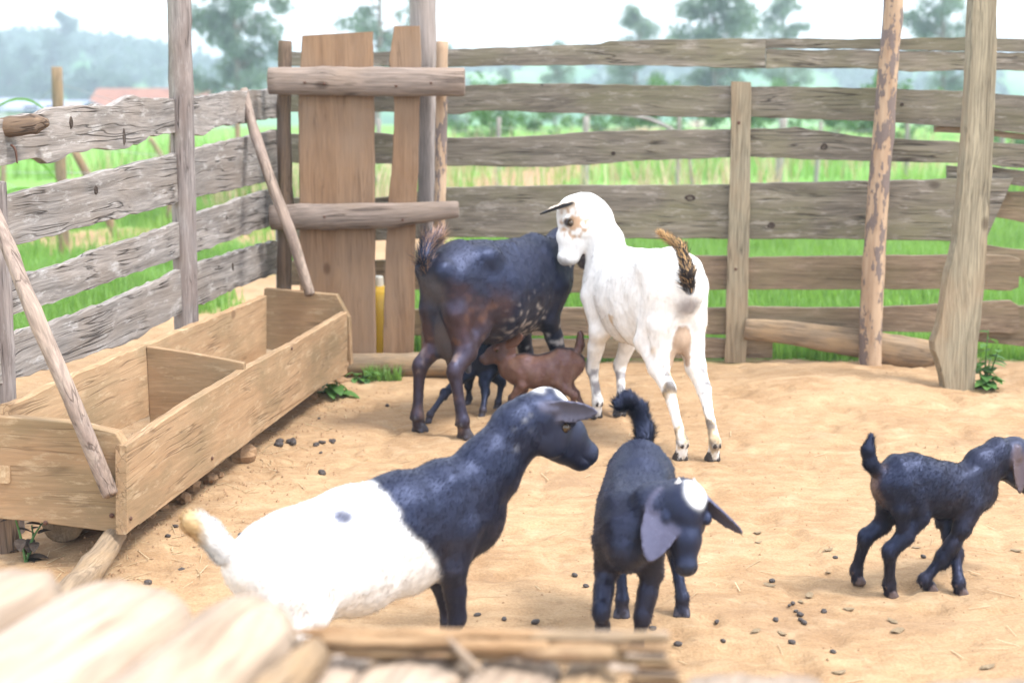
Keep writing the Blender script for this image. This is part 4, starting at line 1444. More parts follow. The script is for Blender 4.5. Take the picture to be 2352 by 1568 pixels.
# ---- black and brown doe seen from behind her right flank
fr = Fr(-.045, 5.36, 40)
Hd = .675
feet = dict(bl=fr.GR(964, 990), br=fr.GR(1068, 1005), fl=np.array([.235, .085, 0]), fr=np.array([.275, -.085, 0]))
hd_ = dict(poll=np.array([.50, .02, .715]), muz=np.array([.66, .05, .555]), up=(.7, 0, .7))


def c_doe(P, lab, x):
    H = x['H']
    C = np.tile(BLACK * 1.15, (len(P), 1))
    n = fbm(P * 9, 3); n2 = fbm(P * 26 + 7, 3); n3 = noise(P * 75)
    zz_ = P[:, 2] / H
    br = sstep(.82, .66, zz_ + .10 * n) * sstep(-.06, -.20, P[:, 0] / H + .08 * n + .25 * np.maximum(zz_ - .45, 0)) * (abs(P[:, 1]) > .035)
    br = br * (.55 + .45 * sstep(.12, .3, zz_ + .1 * n2))
    C = mixc(C, (.030, .0155, .0135), br)
    C = mixc(C, (.13, .075, .05), sstep(.35, .6, n2 + .25 * n) * br * .4)
    sp = sstep(.60, .70, noise(P * np.array([75, 75, 55]) + 3) + .42 * sstep(.70, .5, P[:, 2] / H) + .22 * n2)
    sp = sp * (lab == 'torso') * sstep(.8, .62, P[:, 2] / H) * sstep(-.22, -.05, P[:, 0] / H)
    C = mixc(C, (.40, .35, .31), sp * .9)
    pale = sstep(.45, .6, n2 + .3 - abs(P[:, 2] / H - .47) * 3) * np.isin(lab, ['foreleg', 'knee'])
    C = mixc(C, (.5, .47, .45), pale)
    rear = sstep(.10, .0, np.linalg.norm((P - np.array([x['tail'][0][0] - .02, 0, x['tail'][0][2] - .05])) * np.array([1, 1.6, 1]), axis=1) - .035 + .02 * n2)
    C = mixc(C, (.10, .09, .09), rear * .6)
    C = mixc(C, (.5, .48, .47), sstep(.3, .45, n2 + .2) * np.isin(lab, ['head']) * (x['h'][:, 0] < .35))
    C[lab == 'udder'] = (.042, .038, .042)
    C = mixc(C, (.13, .075, .05), sstep(.1, .5, n2) * (lab == 'foot') * .7)
    C = mixc(C, (.20, .14, .11), sstep(.25, .5, n2 + .1) * np.isin(lab, ['hock']) * .8)
    x['tailtip'] = ((.30, .17, .085), .8, .45)
    return C


def x_doe(S, H):
    S.ell((-.25, .0, .37), (.085, .07, .135), .03, 'udder')
    S.cone((-.245, .035, .28), .024, (-.235, .045, .215), .011, .02, 'udder')
    S.cone((-.245, -.035, .28), .024, (-.235, -.045, .215), .011, .02, 'udder')
    for sy in (-1, 1):
        S.ell((-.17, sy * .085, .640), (.045, .035, .030), .05, 'torso')
        S.ell((-.37, sy * .05, .60), (.03, .025, .03), .04, 'torso')
    for i in range(6):
        for sy in (-1, 1):
            S.cone((.02 - i * .033, sy * .045, .662), .008, (.005 - i * .036, sy * .105, .60), .006, .014, 'torso')


st = [(.36, .56, .40, .055), (.29, .635, .35, .085), (.20, .675, .325, .105), (.08, .665, .305, .13), (-.05, .665, .30, .145), (-.16, .68, .355, .122), (-.26, .69, .44, .100), (-.345, .66, .51, .062)]
goat('goat', 'black doe with brown hind legs and grey udder, letting kids suckle by the gate', fr, Hd, feet, hd_,
     [fr.D(986, 640, 5.07), fr.D(973, 595, 5.04), fr.D(984, 557, 5.06), fr.D(1012, 545, 5.09)], c_doe, stations=st, shoulder=.22, hip=-.295,
     neck=[np.array([.28, 0, .54]), np.array([.39, .01, .61])], ears=(mkear(hd_, -1, (-.35, -.5, -.7), (.8, -.2, -.3), .5, .12), mkear(hd_, 1, (-.35, .4, -.75), (.8, .2, -.3), .45, .12)),
     fur=36000, fur_len=.008, extra=x_doe, vox=.0055, tail_r=(.026, .022, .014), tail_hair=.055, leg_k=1.1, thigh=.84, lok=1.42, blur=2)

# ---- white goat
fr = Fr(.5, 5.05, -21)
feet = dict(bl=fr.GR(1563, 1056), br=fr.GR(1637, 1057), fl=fr.GR(1369, 958), fr=fr.GR(1424, 953))
pW, mW = fr.D(1314, 447, 5.47), fr.D(1262, 598, 5.46)
hw = dict(poll=pW, muz=mW, up=(.58, .76, .3))


def c_white(P, lab, x):
    H = x['H']; h = x['h']
    C = np.tile(WHITE, (len(P), 1))
    n = fbm(P * 8 + 4, 3); n2 = fbm(P * 30 + 7, 3); n4 = noise(P * 55 + 2)
    fm = np.isin(lab, ['head', 'brow', 'jaw', 'eye'])
    d = np.sqrt(((h[:, 0] - .34) / .30) ** 2 + ((h[:, 2] + .2) / .26) ** 2)
    n5 = noise(P * np.array([95, 95, 80]) + 5) + .35 * n4
    t = np.maximum(sstep(.1, .3, .55 - d + .3 * n4), sstep(.05, .3, 1.1 - d) * sstep(.0, .22, n5)) * fm * (abs(h[:, 1]) > .06)
    C = mixc(C, (.43, .23, .095), t * .85)
    C = mixc(C, (.02, .018, .02), fm * sstep(.085, .05, np.sqrt((h[:, 0] - .385) ** 2 + (h[:, 2] + .115) ** 2)))
    C = mixc(C, (.40, .38, .38), (lab == 'nose') * sstep(-.3, .3, n2) * .7)
    leg = np.isin(lab, ['shin', 'knee', 'foot']) & (P[:, 0] > .05)
    C = mixc(C, (.18, .17, .19), leg * sstep(-.25, .35, n2 + .2 * (1 - P[:, 2] / .2)) * .85)
    hl = np.isin(lab, ['hindshin', 'hock', 'foot']) & (P[:, 0] < .05)
    back = sstep(-.3, .4, n2 + .3)
    C = mixc(C, (.36, .25, .12), hl * back * sstep(.02, -.02, n + .2) * .9)
    C = mixc(C, (.09, .08, .085), hl * sstep(.2, .5, n2) * .8)
    th = np.isin(lab, ['thigh', 'gaskin', 'torso']) & (P[:, 2] < .56 * H * 1.2) & (P[:, 0] < .12)
    C = mixc(C, (.60, .42, .22), th * sstep(.12, .6, n + .25 * n2) * .75)
    tl = lab == 'tail'
    C = mixc(C, (.03, .027, .03), tl * 1.0)
    C = mixc(C, (.30, .28, .3), sstep(.075, .02, np.linalg.norm(P - (np.array(x['tail'][0]) + np.array([-.01, 0, -.06])), axis=1)) * .85)
    C[lab == 'udder'] = (.38, .27, .19)
    C = mixc(C, (.55, .40, .26), (lab == 'ear') * .7)
    C = mixc(C, (.02, .018, .02), (lab == 'ear') * sstep(.20, .25, h[:, 1]))
    x['tailtip'] = ((.55, .33, .14), .9, .55)
    return C


def x_white(S, H):
    S.ell((-.20, 0, .40), (.05, .05, .055), .03, 'udder')
    for sy in (-1, 1):
        S.ell((-.13, sy * .075, .640), (.05, .035, .03), .05, 'torso')
        S.cone((-.22, sy * .03, .36), .016, (-.225, sy * .035, .315), .007, .012, 'udder')
    p0 = fr.D(1306, 585, 5.47)
    S.cone(p0, .013, p0 + np.array([0, -.01, -.05]), .004, .012, 'jaw')


st = [(.46, .565, .44, .045), (.40, .625, .385, .078), (.31, .665, .355, .096), (.18, .665, .335, .113), (.05, .675, .335, .120), (-.07, .69, .385, .112), (-.17, .705, .45, .100), (-.25, .675, .51, .068)]
goat('goat', 'white goat with tan speckled cheek bending its head over the black doe', fr, .665, feet, hw,
     [fr.D(1582, 672, 4.77), fr.D(1581, 625, 4.73), fr.D(1566, 570, 4.75), fr.D(1518, 540, 4.80)], c_white, stations=st, shoulder=.31, hip=-.19,
     neck=[np.array([.38, 0, .55]), fr.D(1388, 560, 5.44), fr.D(1358, 500, 5.47)], neck_r=(.145, .10),
     ears=(mkear(hw, 1, (.6, .35, .75), (.1, .95, -.15), .52, .12, cup=.3), mkear(hw, -1, (.4, -.85, .2), (.9, 0, -.1), .5, .12)),
     fur=36000, fur_len=.008, extra=x_white, vox=.0055, coat=M_COATW, tail_r=(.030, .028, .020, .009), tail_hair=.032, tail_fluff=.6, leg_k=1.0, lok=1.24, thigh=.8, blur=1, hw=.98)

# ---- small brown kid
fr = Fr(.112, 5.36, -80)
hb = dict(poll=fr.S(1168, 778, .0), muz=fr.S(1094, 812, .0), up=(.25, 0, 1))
feet = dict(fl=np.array([.135, .03, 0]), fr=np.array([.085, -.03, 0]), bl=np.array([-.12, .035, 0]), br=np.array([-.165, -.03, 0]))


def c_brown(P, lab, x):
    H = x['H']
    n = fbm(P * 22, 3); n2 = fbm(P * np.array([60, 60, 16]), 2)
    C = np.tile(np.array([.165, .080, .048]), (len(P), 1))
    C = mixc(C, (.22, .125, .08), sstep(-.1, .7, n2 + .4 * n) * .7)
    C = mixc(C, (.03, .02, .018), sstep(.84, .97, P[:, 2] / np.interp(P[:, 0], [-.14, 0, .1], [.25, .22, .225]) + .05 * n2) * (lab == 'torso') * sstep(.025, .01, abs(P[:, 1])))
    C = mixc(C, (.035, .028, .03), np.isin(lab, ['shin', 'foot', 'knee']) * .75 + np.isin(lab, ['nose', 'head', 'jaw']) * .45)
    C = mixc(C, (.14, .09, .075), np.isin(lab, ['head', 'ear']) * sstep(-.1, .5, n) * .6)
    return C


st = [(.135, .215, .145, .03), (.105, .235, .125, .042), (.06, .245, .115, .05), (.01, .238, .11, .055), (-.045, .250, .118, .056), (-.09, .274, .138, .052), (-.122, .268, .165, .042), (-.14, .246, .19, .028)]
goat('goat', 'small brown kid suckling under the black doe', fr, .245, feet, hb,
     [np.array([-.135, 0, .25]), np.array([-.15, 0, .285]), np.array([-.15, 0, .325])], c_brown, stations=st, shoulder=.07, hip=-.10,
     neck=[np.array([.11, 0, .185]), fr.S(1152, 818, 0)], neck_r=(.16, .12), ears=(mkear(hb, 1, (-.85, .45, .1), (.2, .5, -.9), .7, .17), mkear(hb, -1, (-.8, -.6, .12), (.2, .5, -.9), .7, .17)),
     fur=22000, fur_len=.009, vox=.0034, leg_k=1.5, lok=1.9, wk=1.0, thigh=1.1, tail_r=(.06, .055, .035), tail_hair=.012)

# ---- black kid half hidden beyond the doe
fr = Fr(-.125, 5.48, -95)
hk_ = dict(poll=fr.D(1066, 765, 5.48), muz=fr.D(1048, 705, 5.44), up=(-.8, 0, .5))
feet = dict(fl=fr.GR(984, 968), fr=fr.GR(1074, 928), bl=fr.GR(1106, 956), br=fr.GR(1141, 937))


def c_black(P, lab, x):
    C = np.tile(BLACK, (len(P), 1))
    return mixc(C, (.05, .04, .04), (lab == 'foot') * .3)


goat('goat', 'black kid with only its legs showing under the belly of the doe', fr, .31, feet, hk_,
     [np.array([-.09, 0, .25]), np.array([-.105, 0, .265]), np.array([-.11, 0, .28])], c_black, len_k=.36, shoulder=.04, hip=-.06,
     neck=[np.array([.05, 0, .24]), np.array([.06, 0, .26])], neck_r=(.15, .12), ears=(mkear(hk_, 1, (-.8, .4, -.1), (.4, 0, -.9), .4, .14), mkear(hk_, -1, (-.8, -.4, -.1), (.4, 0, -.9), .4, .14)),
     fur=9000, fur_len=.008, vox=.0036, leg_k=1.4, lok=1.8, tail_r=(.05, .05, .035), tail_hair=.012, wk=1.15)

# ---- black and white goat in front
fr = Fr(-.28, 2.85, 56)
hbw = dict(poll=fr.S(1228, 898, .0), muz=fr.S(1390, 1010, -.01), up=(.35, 0, 1))
feet = dict(fl=np.array([.20, .045, 0]), fr=np.array([.135, -.05, 0]), bl=np.array([-.25, .06, 0]), br=np.array([-.30, -.06, 0]))


def c_bw(P, lab, x):
    H = x['H']; h = x['h']
    n = fbm(P * 14, 3); n2 = fbm(P * 40 + 7, 3)
    C = np.tile(BLACK, (len(P), 1))
    edge = np.interp(P[:, 2], [.2, .27, .305, .37, .46], [.12, .095, .062, .008, -.015]) + .010 * n
    wm = sstep(.008, -.008, P[:, 0] - edge - .006 * n2)
    wm = wm * ~np.isin(lab, ['foreleg', 'shoulder', 'neck', 'head', 'shin', 'knee']) if False else wm
    wm = np.where(np.isin(lab, ['foreleg', 'knee', 'shin', 'neck', 'head', 'jaw', 'nose', 'brow', 'ear', 'eye']), 0, wm)
    wm = np.where(np.isin(lab, ['foot', 'hoof']) & (P[:, 0] > 0), 0, wm)
    C = mixc(C, WHITE, wm)
    sp = sstep(.028, .016, np.sqrt((P[:, 0] + .115) ** 2 + (P[:, 2] - .40) ** 2 * 2.2) + .008 * n)
    C = mixc(C, BLACK * 3, sp * (P[:, 1] < 0) * .9)
    pm = sstep(.0, .05, h[:, 2] + .02 + .03 * n) * sstep(-.16, -.1, h[:, 0] + .03 * n2) * sstep(.52, .42, h[:, 0]) * sstep(.15, .11, abs(h[:, 1]))
    pm = pm * (1 - sstep(.075, .045, abs(h[:, 0] - .10)) * sstep(.0, .06, -h[:, 1] + .02))
    C = mixc(C, WHITE, pm * np.isin(lab, ['head', 'neck', 'brow']))
    ns = sstep(.55, .7, noise(P * 120) + .3 * n) * sstep(.10, .04, abs(h[:, 0] + .04)) * np.isin(lab, ['neck', 'head']) * sstep(.75, .6, np.linalg.norm(h, axis=1))
    C = mixc(C, WHITE * .8, ns)
    C = mixc(C, (.55, .45, .32), sstep(.03, .012, abs(P[:, 0] - .215)) * (P[:, 2] < .27) * (P[:, 2] > .2) * (P[:, 1] > -.02))
    C = mixc(C, (.66, .42, .14), (lab == 'tail') * sstep(-.372, -.398, P[:, 0]) * .85)
    C = mixc(C, (.085, .078, .10), (lab == 'ear') * .9)
    C = mixc(C, (.6, .55, .45), np.isin(lab, ['torso']) * sstep(.19, .15, P[:, 2]) * wm * .6)
    return C


st = [(.275, .36, .265, .035), (.24, .42, .235, .06), (.15, .455, .215, .078), (.06, .448, .19, .088), (-.06, .43, .17, .10), (-.17, .41, .175, .098), (-.24, .398, .21, .085), (-.295, .362, .27, .055)]
goat('goat', 'black fronted goat with white hindquarters and tan tipped tail', fr, .43, feet, hbw,
     [np.array([-.30, 0, .315]), fr.S(520, 1268, 0), fr.S(478, 1222, 0), fr.S(448, 1200, 0)], c_bw, stations=st, shoulder=.165, hip=-.235,
     neck=[np.array([.19, 0, .365]), fr.S(1125, 1075, 0), fr.S(1190, 990, 0)], neck_r=(.205, .125),
     ears=(mkear(hbw, -1, (.76, -.40, .40), (-.55, -.25, .78), .50, .105, cup=.3), mkear(hbw, 1, (.55, .8, .30), (.5, 0, .85), .5, .10)),
     fur=38000, fur_len=.009, vox=.0042, leg_k=1.3, lok=1.5, tail_r=(.06, .055, .055, .055), tail_hair=.016, tail_fluff=.7, belly_hair=.012, wk=1.0)

# ---- black kid walking to the camera, head low
fr = Fr(.275, 3.09, 190)
hf = dict(poll=fr.D(1577, 1106, 2.90), muz=fr.D(1586, 1312, 2.80), up=(.9, .25, .4))
feet = dict(bl=fr.GR(1566, 1412), br=fr.GR(1428, 1415), fl=np.array([.125, .02, 0]), fr=np.array([.175, -.055, .045, .05]))


def c_front(P, lab, x):
    h = x['h']; n = fbm(P * 20, 3)
    C = np.tile(BLACK, (len(P), 1))
    d = np.sqrt(((h[:, 0] - .13) / .2) ** 2 + ((h[:, 1] - .085) / .13) ** 2) + .15 * n
    C = mixc(C, WHITE, sstep(1.05, .85, d) * (h[:, 2] > -.12) * np.isin(lab, ['head', 'brow']))
    C = mixc(C, (.07, .062, .085), (lab == 'ear') * .85)
    C = mixc(C, (.45, .36, .24), (lab == 'knee') * (P[:, 1] < 0) * sstep(.016, .009, np.linalg.norm((P - x['kneespot'])[:, [1, 2]], axis=1)) if 'kneespot' in x else np.zeros(len(P)))
    C = mixc(C, (.40, .31, .2), (lab == 'torso') * (P[:, 2] < .215) * (P[:, 0] > .06) * sstep(.025, .01, abs(P[:, 1])) * .7)
    return C


p1, f1, s1_, u1, L1 = headpt(hf, .02, .085, -.02)
p2 = headpt(hf, .02, -.085, -.02)[0]
st = [(.18, .315, .235, .036), (.15, .365, .225, .055), (.10, .388, .215, .070), (.03, .386, .205, .079), (-.05, .398, .205, .083), (-.12, .428, .225, .077), (-.17, .442, .265, .066), (-.205, .415, .315, .045)]
goat('goat', 'black kid with white blaze walking with lowered head and drooping ears', fr, .39, feet, hf,
     [np.array([-.205, .0, .385]), np.array([-.24, .005, .44]), np.array([-.24, -.012, .49]), np.array([-.22, -.035, .517]), np.array([-.205, -.058, .505])], c_front, stations=st, shoulder=.11, hip=-.155,
     neck=[np.array([.13, 0, .30]), fr.D(1500, 1155, 2.93)], neck_r=(.15, .125),
     ears=(mkear(hf, -1, (.93, -.34, .02), (.30, .93, .12), .84, .21, cup=.2), mkear(hf, 1, (.62, .72, -.12), (-.1, .15, .95), .66, .12, cup=.3)),
     fur=36000, fur_len=.009, vox=.004, leg_k=1.15, lok=1.7, thigh=.85, stz=.57, hw=1.36, tail_r=(.042, .042, .04, .034, .026), tail_hair=.024, horns=((p1, p1 + u1 * .003 - f1 * .009, .010), (p2, p2 + u1 * .003 - f1 * .009, .010)))

# ---- black kid stepping away at the right
fr = Fr(.985, 3.42, 68)
hr = dict(poll=fr.S(2318, 1006, .0), muz=fr.S(2412, 1098, .0), up=(.4, 0, 1))
feet = dict(br=fr.GR(2046, 1368), bl=fr.GR(1970, 1345, .012), fr=np.array([*fr.GR(2136, 1354)[:2], .012, .012]), fl=fr.GR(2206, 1362))


def c_right(P, lab, x):
    n = fbm(P * 20, 3); H = x['H']
    C = np.tile(BLACK, (len(P), 1))
    C = mixc(C, (.6, .55, .48), sstep(.02, .01, np.linalg.norm((P - np.array([.19, .03, .155])) * np.array([1, .7, 1]), axis=1) + .004 * n) * np.isin(lab, ['shoulder', 'foreleg', 'torso']))
    C = mixc(C, (.22, .14, .10), sstep(.05, .02, np.linalg.norm((P - np.array([-.085, 0, .30])) * np.array([1, 1.8, .6]), axis=1) + .01 * n) * .7)
    C = mixc(C, (.06, .045, .04), (lab == 'ear') * .8)
    x['hoofcol'] = (.10, .065, .045)
    return C


st = [(.245, .27, .21, .026), (.215, .302, .20, .040), (.17, .323, .197, .048), (.11, .334, .202, .052), (.05, .354, .210, .054), (.0, .372, .218, .052), (-.04, .370, .235, .046), (-.070, .340, .262, .033)]
goat('goat', 'fluffy black kid stepping away with upright tail and tan hooves', fr, .345, feet, hr,
     [np.array([-.070, 0, .315]), fr.S(2000, 1066, 0), fr.S(1994, 1035, 0), fr.S(2002, 1004, 0)], c_right, stations=st, shoulder=.165, hip=-.03,
     neck=[np.array([.19, 0, .255]), fr.S(2255, 1072, 0), fr.S(2292, 1046, 0)], neck_r=(.17, .115), ears=(mkear(hr, -1, (.55, -.3, -.8), (.8, -.1, .5), .58, .10), mkear(hr, 1, (.55, .3, -.8), (.8, .1, .5), .58, .10)),
     fur=34000, fur_len=.0085, vox=.0036, leg_k=1.1, lok=1.85, thigh=.78, stz=.585, tail_r=(.052, .046, .042, .018), tail_hair=.011, tail_fluff=.5, belly_hair=.014, leg_hair=1.3)

# ------------------------------------------------------------------ low slab platform the photograph looks over
PH = 0.62
pd = nrm(G(459, 1446, PH) - G(300, 1568, PH)); pd[2] = 0; pd = nrm(pd)
ps = np.array([pd[1], -pd[0], 0])
pf = thing('slab_platform', 'low platform of pale half round slabs with a bark strip', 'platform', (-0.3, 1.0, 0))


def half_slab(name, a, b, hgt, length, mat, drop=0.0, skew=0.0, under=0.012):
    """half round offcut: far end runs from a to b, the slab comes back towards the camera"""
    a = np.asarray(a, float) - ZUP * drop; b = np.asarray(b, float) - ZUP * drop
    c = (a + b) / 2
    wv_ = nrm(b - a)
    W_ = np.linalg.norm(b - a) / 2
    n, seg = 22, 13
    sd = random.random() * 50
    vs_ = []
    for i in range(n + 1):
        t = i / n * length
        if i == 0: t = 0.0
        for j in range(seg):
            f = j / (seg - 1) * 2 - 1
            h = hgt * math.sqrt(max(0, 1 - f * f)) ** .9
            ww = W_ * (1 + .06 * noise(np.array([t * 4 + sd, 0, 0])))
            r_ = (0.94 if i == 0 else 1)
            y_ = f * ww * r_ + .008 * noise(np.array([t * 3 + sd, 5, 5]))
            z_ = h * r_ * (1 + .1 * noise(np.array([t * 6 + sd, f * 2, 2]))) + .003 * noise(np.array([t * 30 + sd, f * 6, 2]))
            vs_.append((-t + skew * f * W_, y_, z_))
        for j in (1, 0):
            f = j * 2 - 1
            vs_.append((-t + skew * f * W_, f * W_ * .96, -under))
    nr = seg + 2
    fs = []
    for i in range(n):
        for j in range(nr):
            p_, q_ = i * nr + j, i * nr + (j + 1) % nr
            fs.append((p_, p_ + nr, q_ + nr, q_))
    fs.append(tuple(range(nr)))
    fs.append(tuple(n * nr + j for j in range(nr))[::-1])
    M = np.eye(4)
    M[:3, 0], M[:3, 1], M[:3, 2], M[:3, 3] = pd, wv_ - pd * (wv_ @ pd), ZUP, c
    ey = nrm(np.cross(ZUP, pd))
    vv = np.array(vs_)
    if ey @ wv_ < 0: vv[:, 1] *= -1; fs = [f[::-1] for f in fs]
    sh = (wv_ @ pd) / max(abs(wv_ @ ey), .2)
    vv[:, 0] += vv[:, 1] * sh * (1 if ey @ wv_ > 0 else -1)
    M[:3, 1] = ey
    ob = add(name, mesh_from(name, vv, fs, mat, True), pf, Matrix(M.tolist()))
    return ob


for uL, vL, uR, vR, h, dr, mt in ((-120, 1420, 80, 1372, .05, 0, M_PALE), (66, 1428, 150, 1418, .014, .002, M_PALE), (150, 1406, 459, 1448, .056, 0, M_PALE), (464, 1444, 690, 1470, .05, 0, M_PALE), (664, 1520, 746, 1522, .032, .002, M_LOG),
                                  (750, 1512, 846, 1516, .012, .03, M_PALE), (850, 1528, 1085, 1534, .016, .03, M_PALE), (1090, 1530, 1290, 1536, .016, .03, M_PALE), (1296, 1532, 1420, 1536, .010, .03, M_LOG),
                                  (1570, 1572, 1900, 1568, .012, .0, M_PALE), (2110, 1582, 2420, 1580, .012, .0, M_PALE), (1905, 1600, 2105, 1600, .01, .03, M_PALE)):
    half_slab('slab', G(uL, vL, PH - dr), G(uR, vR, PH - dr), h, 0.95, mt, 0.0)
yF = G(1100, 1505, PH)[1]
def stick(u0, v0, u1, v1, r, mt, dy=0.0, flat=1.5, sag=0.0, kn=2):
    n_ = 5
    P_ = [V(u0 + (u1 - u0) * k / n_, v0 + (v1 - v0) * k / n_ + sag * math.sin(math.pi * k / n_) + random.uniform(-1.5, 1.5), yF + dy + random.uniform(-.003, .003)) for k in range(n_ + 1)]
    R__ = [r * 1.5 / FPX * random.uniform(.8, 1.15) * (.75 if k in (0, n_) else 1) for k in range(n_ + 1)]
    pole('stick', pf, P_, R__, mt, 12, 8, flat=flat, rough=.2, knots=kn)


M_BARKD = wood('dark_bark', (0.09, 0.05, 0.028), (0.27, 0.165, 0.09), patch=(0.36, 0.25, 0.14), patch_amt=0.7, patch_scale=12, crack=0.8)
stick(686, 1450, 905, 1449, 10, M_BARK, .02)
stick(700, 1474, 1000, 1478, 12, M_BARK, .03, 1.4)
stick(980, 1472, 1420, 1480, 14, M_BARK, .03, 1.4)
stick(800, 1505, 1200, 1512, 9, M_BARKD, .03, 1.4)
stick(745, 1468, 1072, 1474, 17, M_BARK, .01, 1.2, 3, 5)
stick(880, 1450, 1290, 1458, 10, M_BARK, .025)
stick(1060, 1482, 1250, 1486, 20, M_BARK, .0, 1.1, 2, 5)
stick(1225, 1462, 1530, 1464, 14, M_LOG, .02, 1.3)
stick(1205, 1500, 1425, 1500, 18, M_BARKD, -.005, 1.2, 0, 4)
stick(1110, 1452, 1528, 1455, 8, M_PALE, .03)
stick(760, 1492, 1080, 1500, 11, M_BARKD, .012, 1.2, 4, 3)
stick(1250, 1482, 1420, 1486, 11, M_BARK, .012, 1.2, 0, 3)
pole('splinter', pf, [V(1035, 1470, yF - .02), V(1070, 1510, yF - .03), V(1110, 1545, yF - .04)], [.003, .007, .003], M_PALE, 8, 6, flat=.4)
for i, (u0, u1, v, r) in enumerate(((1425, 1528, 1487, 7), (1445, 1522, 1502, 6), (1432, 1535, 1516, 7), (1470, 1560, 1530, 6), (1455, 1548, 1543, 6), (1462, 1558, 1556, 6), (1450, 1556, 1568, 6), (1405, 1462, 1530, 10))):
    pole('lath', pf, [V(u0, v, yF - .01 - .004 * (i % 2)), V((u0 + u1) / 2, v + 1, yF - .01), V(u1, v + 2, yF - .01)], [r * 1.5 / FPX] * 3, (M_BARK, M_PALE, M_BARKD)[i % 3], 8, 4, flat=2.0, rough=.1)
for y_ in (.75, 1.42):
    pole('beam', pf, [np.array([-1.0, y_, PH - .055]), np.array([0.1, y_, PH - .06]), np.array([1.2, y_, PH - .055])], [.035, .036, .035], M_BAR, 12, 8)
for x_, y_ in ((-.85, .75), (1.05, .75), (-.85, 1.42), (1.05, 1.42)):
    pole('leg', pf, [np.array([x_, y_, PH - .085]), np.array([x_, y_, .3]), np.array([x_, y_, -.1])], [.036, .038, .04], M_BAR, 12, 6)


# ------------------------------------------------------------------ droppings, scraps, crumbs
def pellet_mesh(name, mat, seed, sx=1.35):
    vs_, fs = [], []
    nu, nv = 8, 5
    for i in range(nv + 1):
        ph = math.pi * i / nv
        for j in range(nu):
            th = 2 * math.pi * j / nu
            d = np.array([math.cos(ph), math.sin(ph) * math.cos(th), math.sin(ph) * math.sin(th)])
            vs_.append(d * (1 + .22 * noise(d * 1.6 + seed * 5.1)) * np.array([sx, 1, .85]))
    for i in range(nv):
        for j in range(nu):
            a, b_ = i * nu + j, i * nu + (j + 1) % nu
            fs.append((a, b_, b_ + nu, a + nu))
    return mesh_from(name, np.array(vs_), fs, mat, True)


PM = [pellet_mesh('dung_pellet', M_DUNG, i) for i in range(5)]
z7 = [(1675, 388), (655, 552), (680, 808), (1005, 760), (870, 833), (788, 967), (1065, 1028), (285, 830), (20, 980), (325, 955), (1080, 392)]
z3_ = [(1175, 228), (818, 295), (98, 1090), (68, 860), (2155, 1112), (2213, 1172), (1647, 1325), (1787, 1345), (1950, 1362), (828, 474), (30, 910), (410, 905)]
pp_ = [(1550 + .3408 * a, 1148 + .3408 * b_) for a, b_ in z7] + [(373 + .4394 * a, 832.6 + .4394 * b_) for a, b_ in z3_] + [(1500, 1445), (1320, 1323), (1497, 1443), (340, 1340), (420, 1310)]
for i, (u, v) in enumerate(pp_):
    p_ = on_ground(u, v)
    r = random.uniform(.0055, .0085)
    o = add('dung_pellet', PM[i % 5], None, Matrix.Translation(Vector((p_ + ZUP * r * .55).tolist())) @ Matrix.Rotation(random.uniform(0, 6.28), 4, 'Z') @ Matrix.Scale(r, 4))
    tag(o, 'small round dark dung pellet lying alone on the bare earth', 'pellet', 'dung pellets scattered over the pen')
for lab_, pts_, n_, rr in (('cracked lump of dark dung beside the tan stone', [(642, 1023), (674, 1019)], 7, .011), ('small heap of black dung flakes on the shaded earth', [(742, 1018), (725, 1022), (764, 1019)], 9, .008), ('wrinkled single lump of dark dung below the flaked heap', [(741, 1090)], 6, .010),
                       ('string of grey dung pellets in a row between the two kids', [(1820, 1393), (1828, 1404), (1836, 1414), (1843, 1426), (1782, 1423)], 8, .006)):
    root = thing('dung_heap', lab_, 'dung', on_ground(*pts_[0]))
    for k in range(n_):
        u, v = pts_[k % len(pts_)]
        p_ = on_ground(u + random.gauss(0, 2.5), v + random.gauss(0, 1.5))
        r = rr * random.uniform(.7, 1.25)
        add('lump', PM[k % 5], root, Matrix.Translation(Vector((p_ + ZUP * r * (.5 + .5 * (k % 3 == 2))).tolist())) @ Matrix.Rotation(random.uniform(0, 6.28), 4, 'Z') @ Matrix.Rotation(random.uniform(-.5, .5), 4, 'X') @ Matrix.Scale(r, 4))


def flake_mesh(seed):
    g = np.random.default_rng(seed)
    vs_, fs = [], []
    n = 7
    for z0 in (0, 1):
        for j in range(n):
            a = 2 * math.pi * j / n
            r = 1 + .35 * g.uniform(-1, 1)
            vs_.append((math.cos(a) * r * 1.4, math.sin(a) * r * .7, .12 * z0 + .35 * (math.cos(a) * .8) ** 2 + .1 * g.uniform(-1, 1)))
    fs = [tuple(range(n))[::-1], tuple(range(n, 2 * n))] + [(j, (j + 1) % n, n + (j + 1) % n, n + j) for j in range(n)]
    return mesh_from('dry_scrap', np.array(vs_), fs, M_CRUST, False)


FM = [flake_mesh(i) for i in range(4)]
for i, (a, b_) in enumerate([(555, 222), (565, 288), (1035, 340), (1625, 325), (1040, 488), (980, 490), (905, 650), (850, 690), (1170, 738), (545, 890), (722, 905), (1470, 822), (1497, 886), (1110, 1165), (2300, 345), (2105, 1130), (640, 580)]):
    p_ = on_ground(1550 + .3408 * a, 1148 + .3408 * b_)
    r = random.uniform(.008, .014)
    tag(add('dry_scrap', FM[i % 4], None, Matrix.Translation(Vector((p_ + ZUP * .002).tolist())) @ Matrix.Rotation(random.uniform(0, 6.28), 4, 'Z') @ Matrix.Scale(r, 4)),
        'curled dry brown scrap lying on the trodden earth', 'scrap', 'dry scraps on the earth')
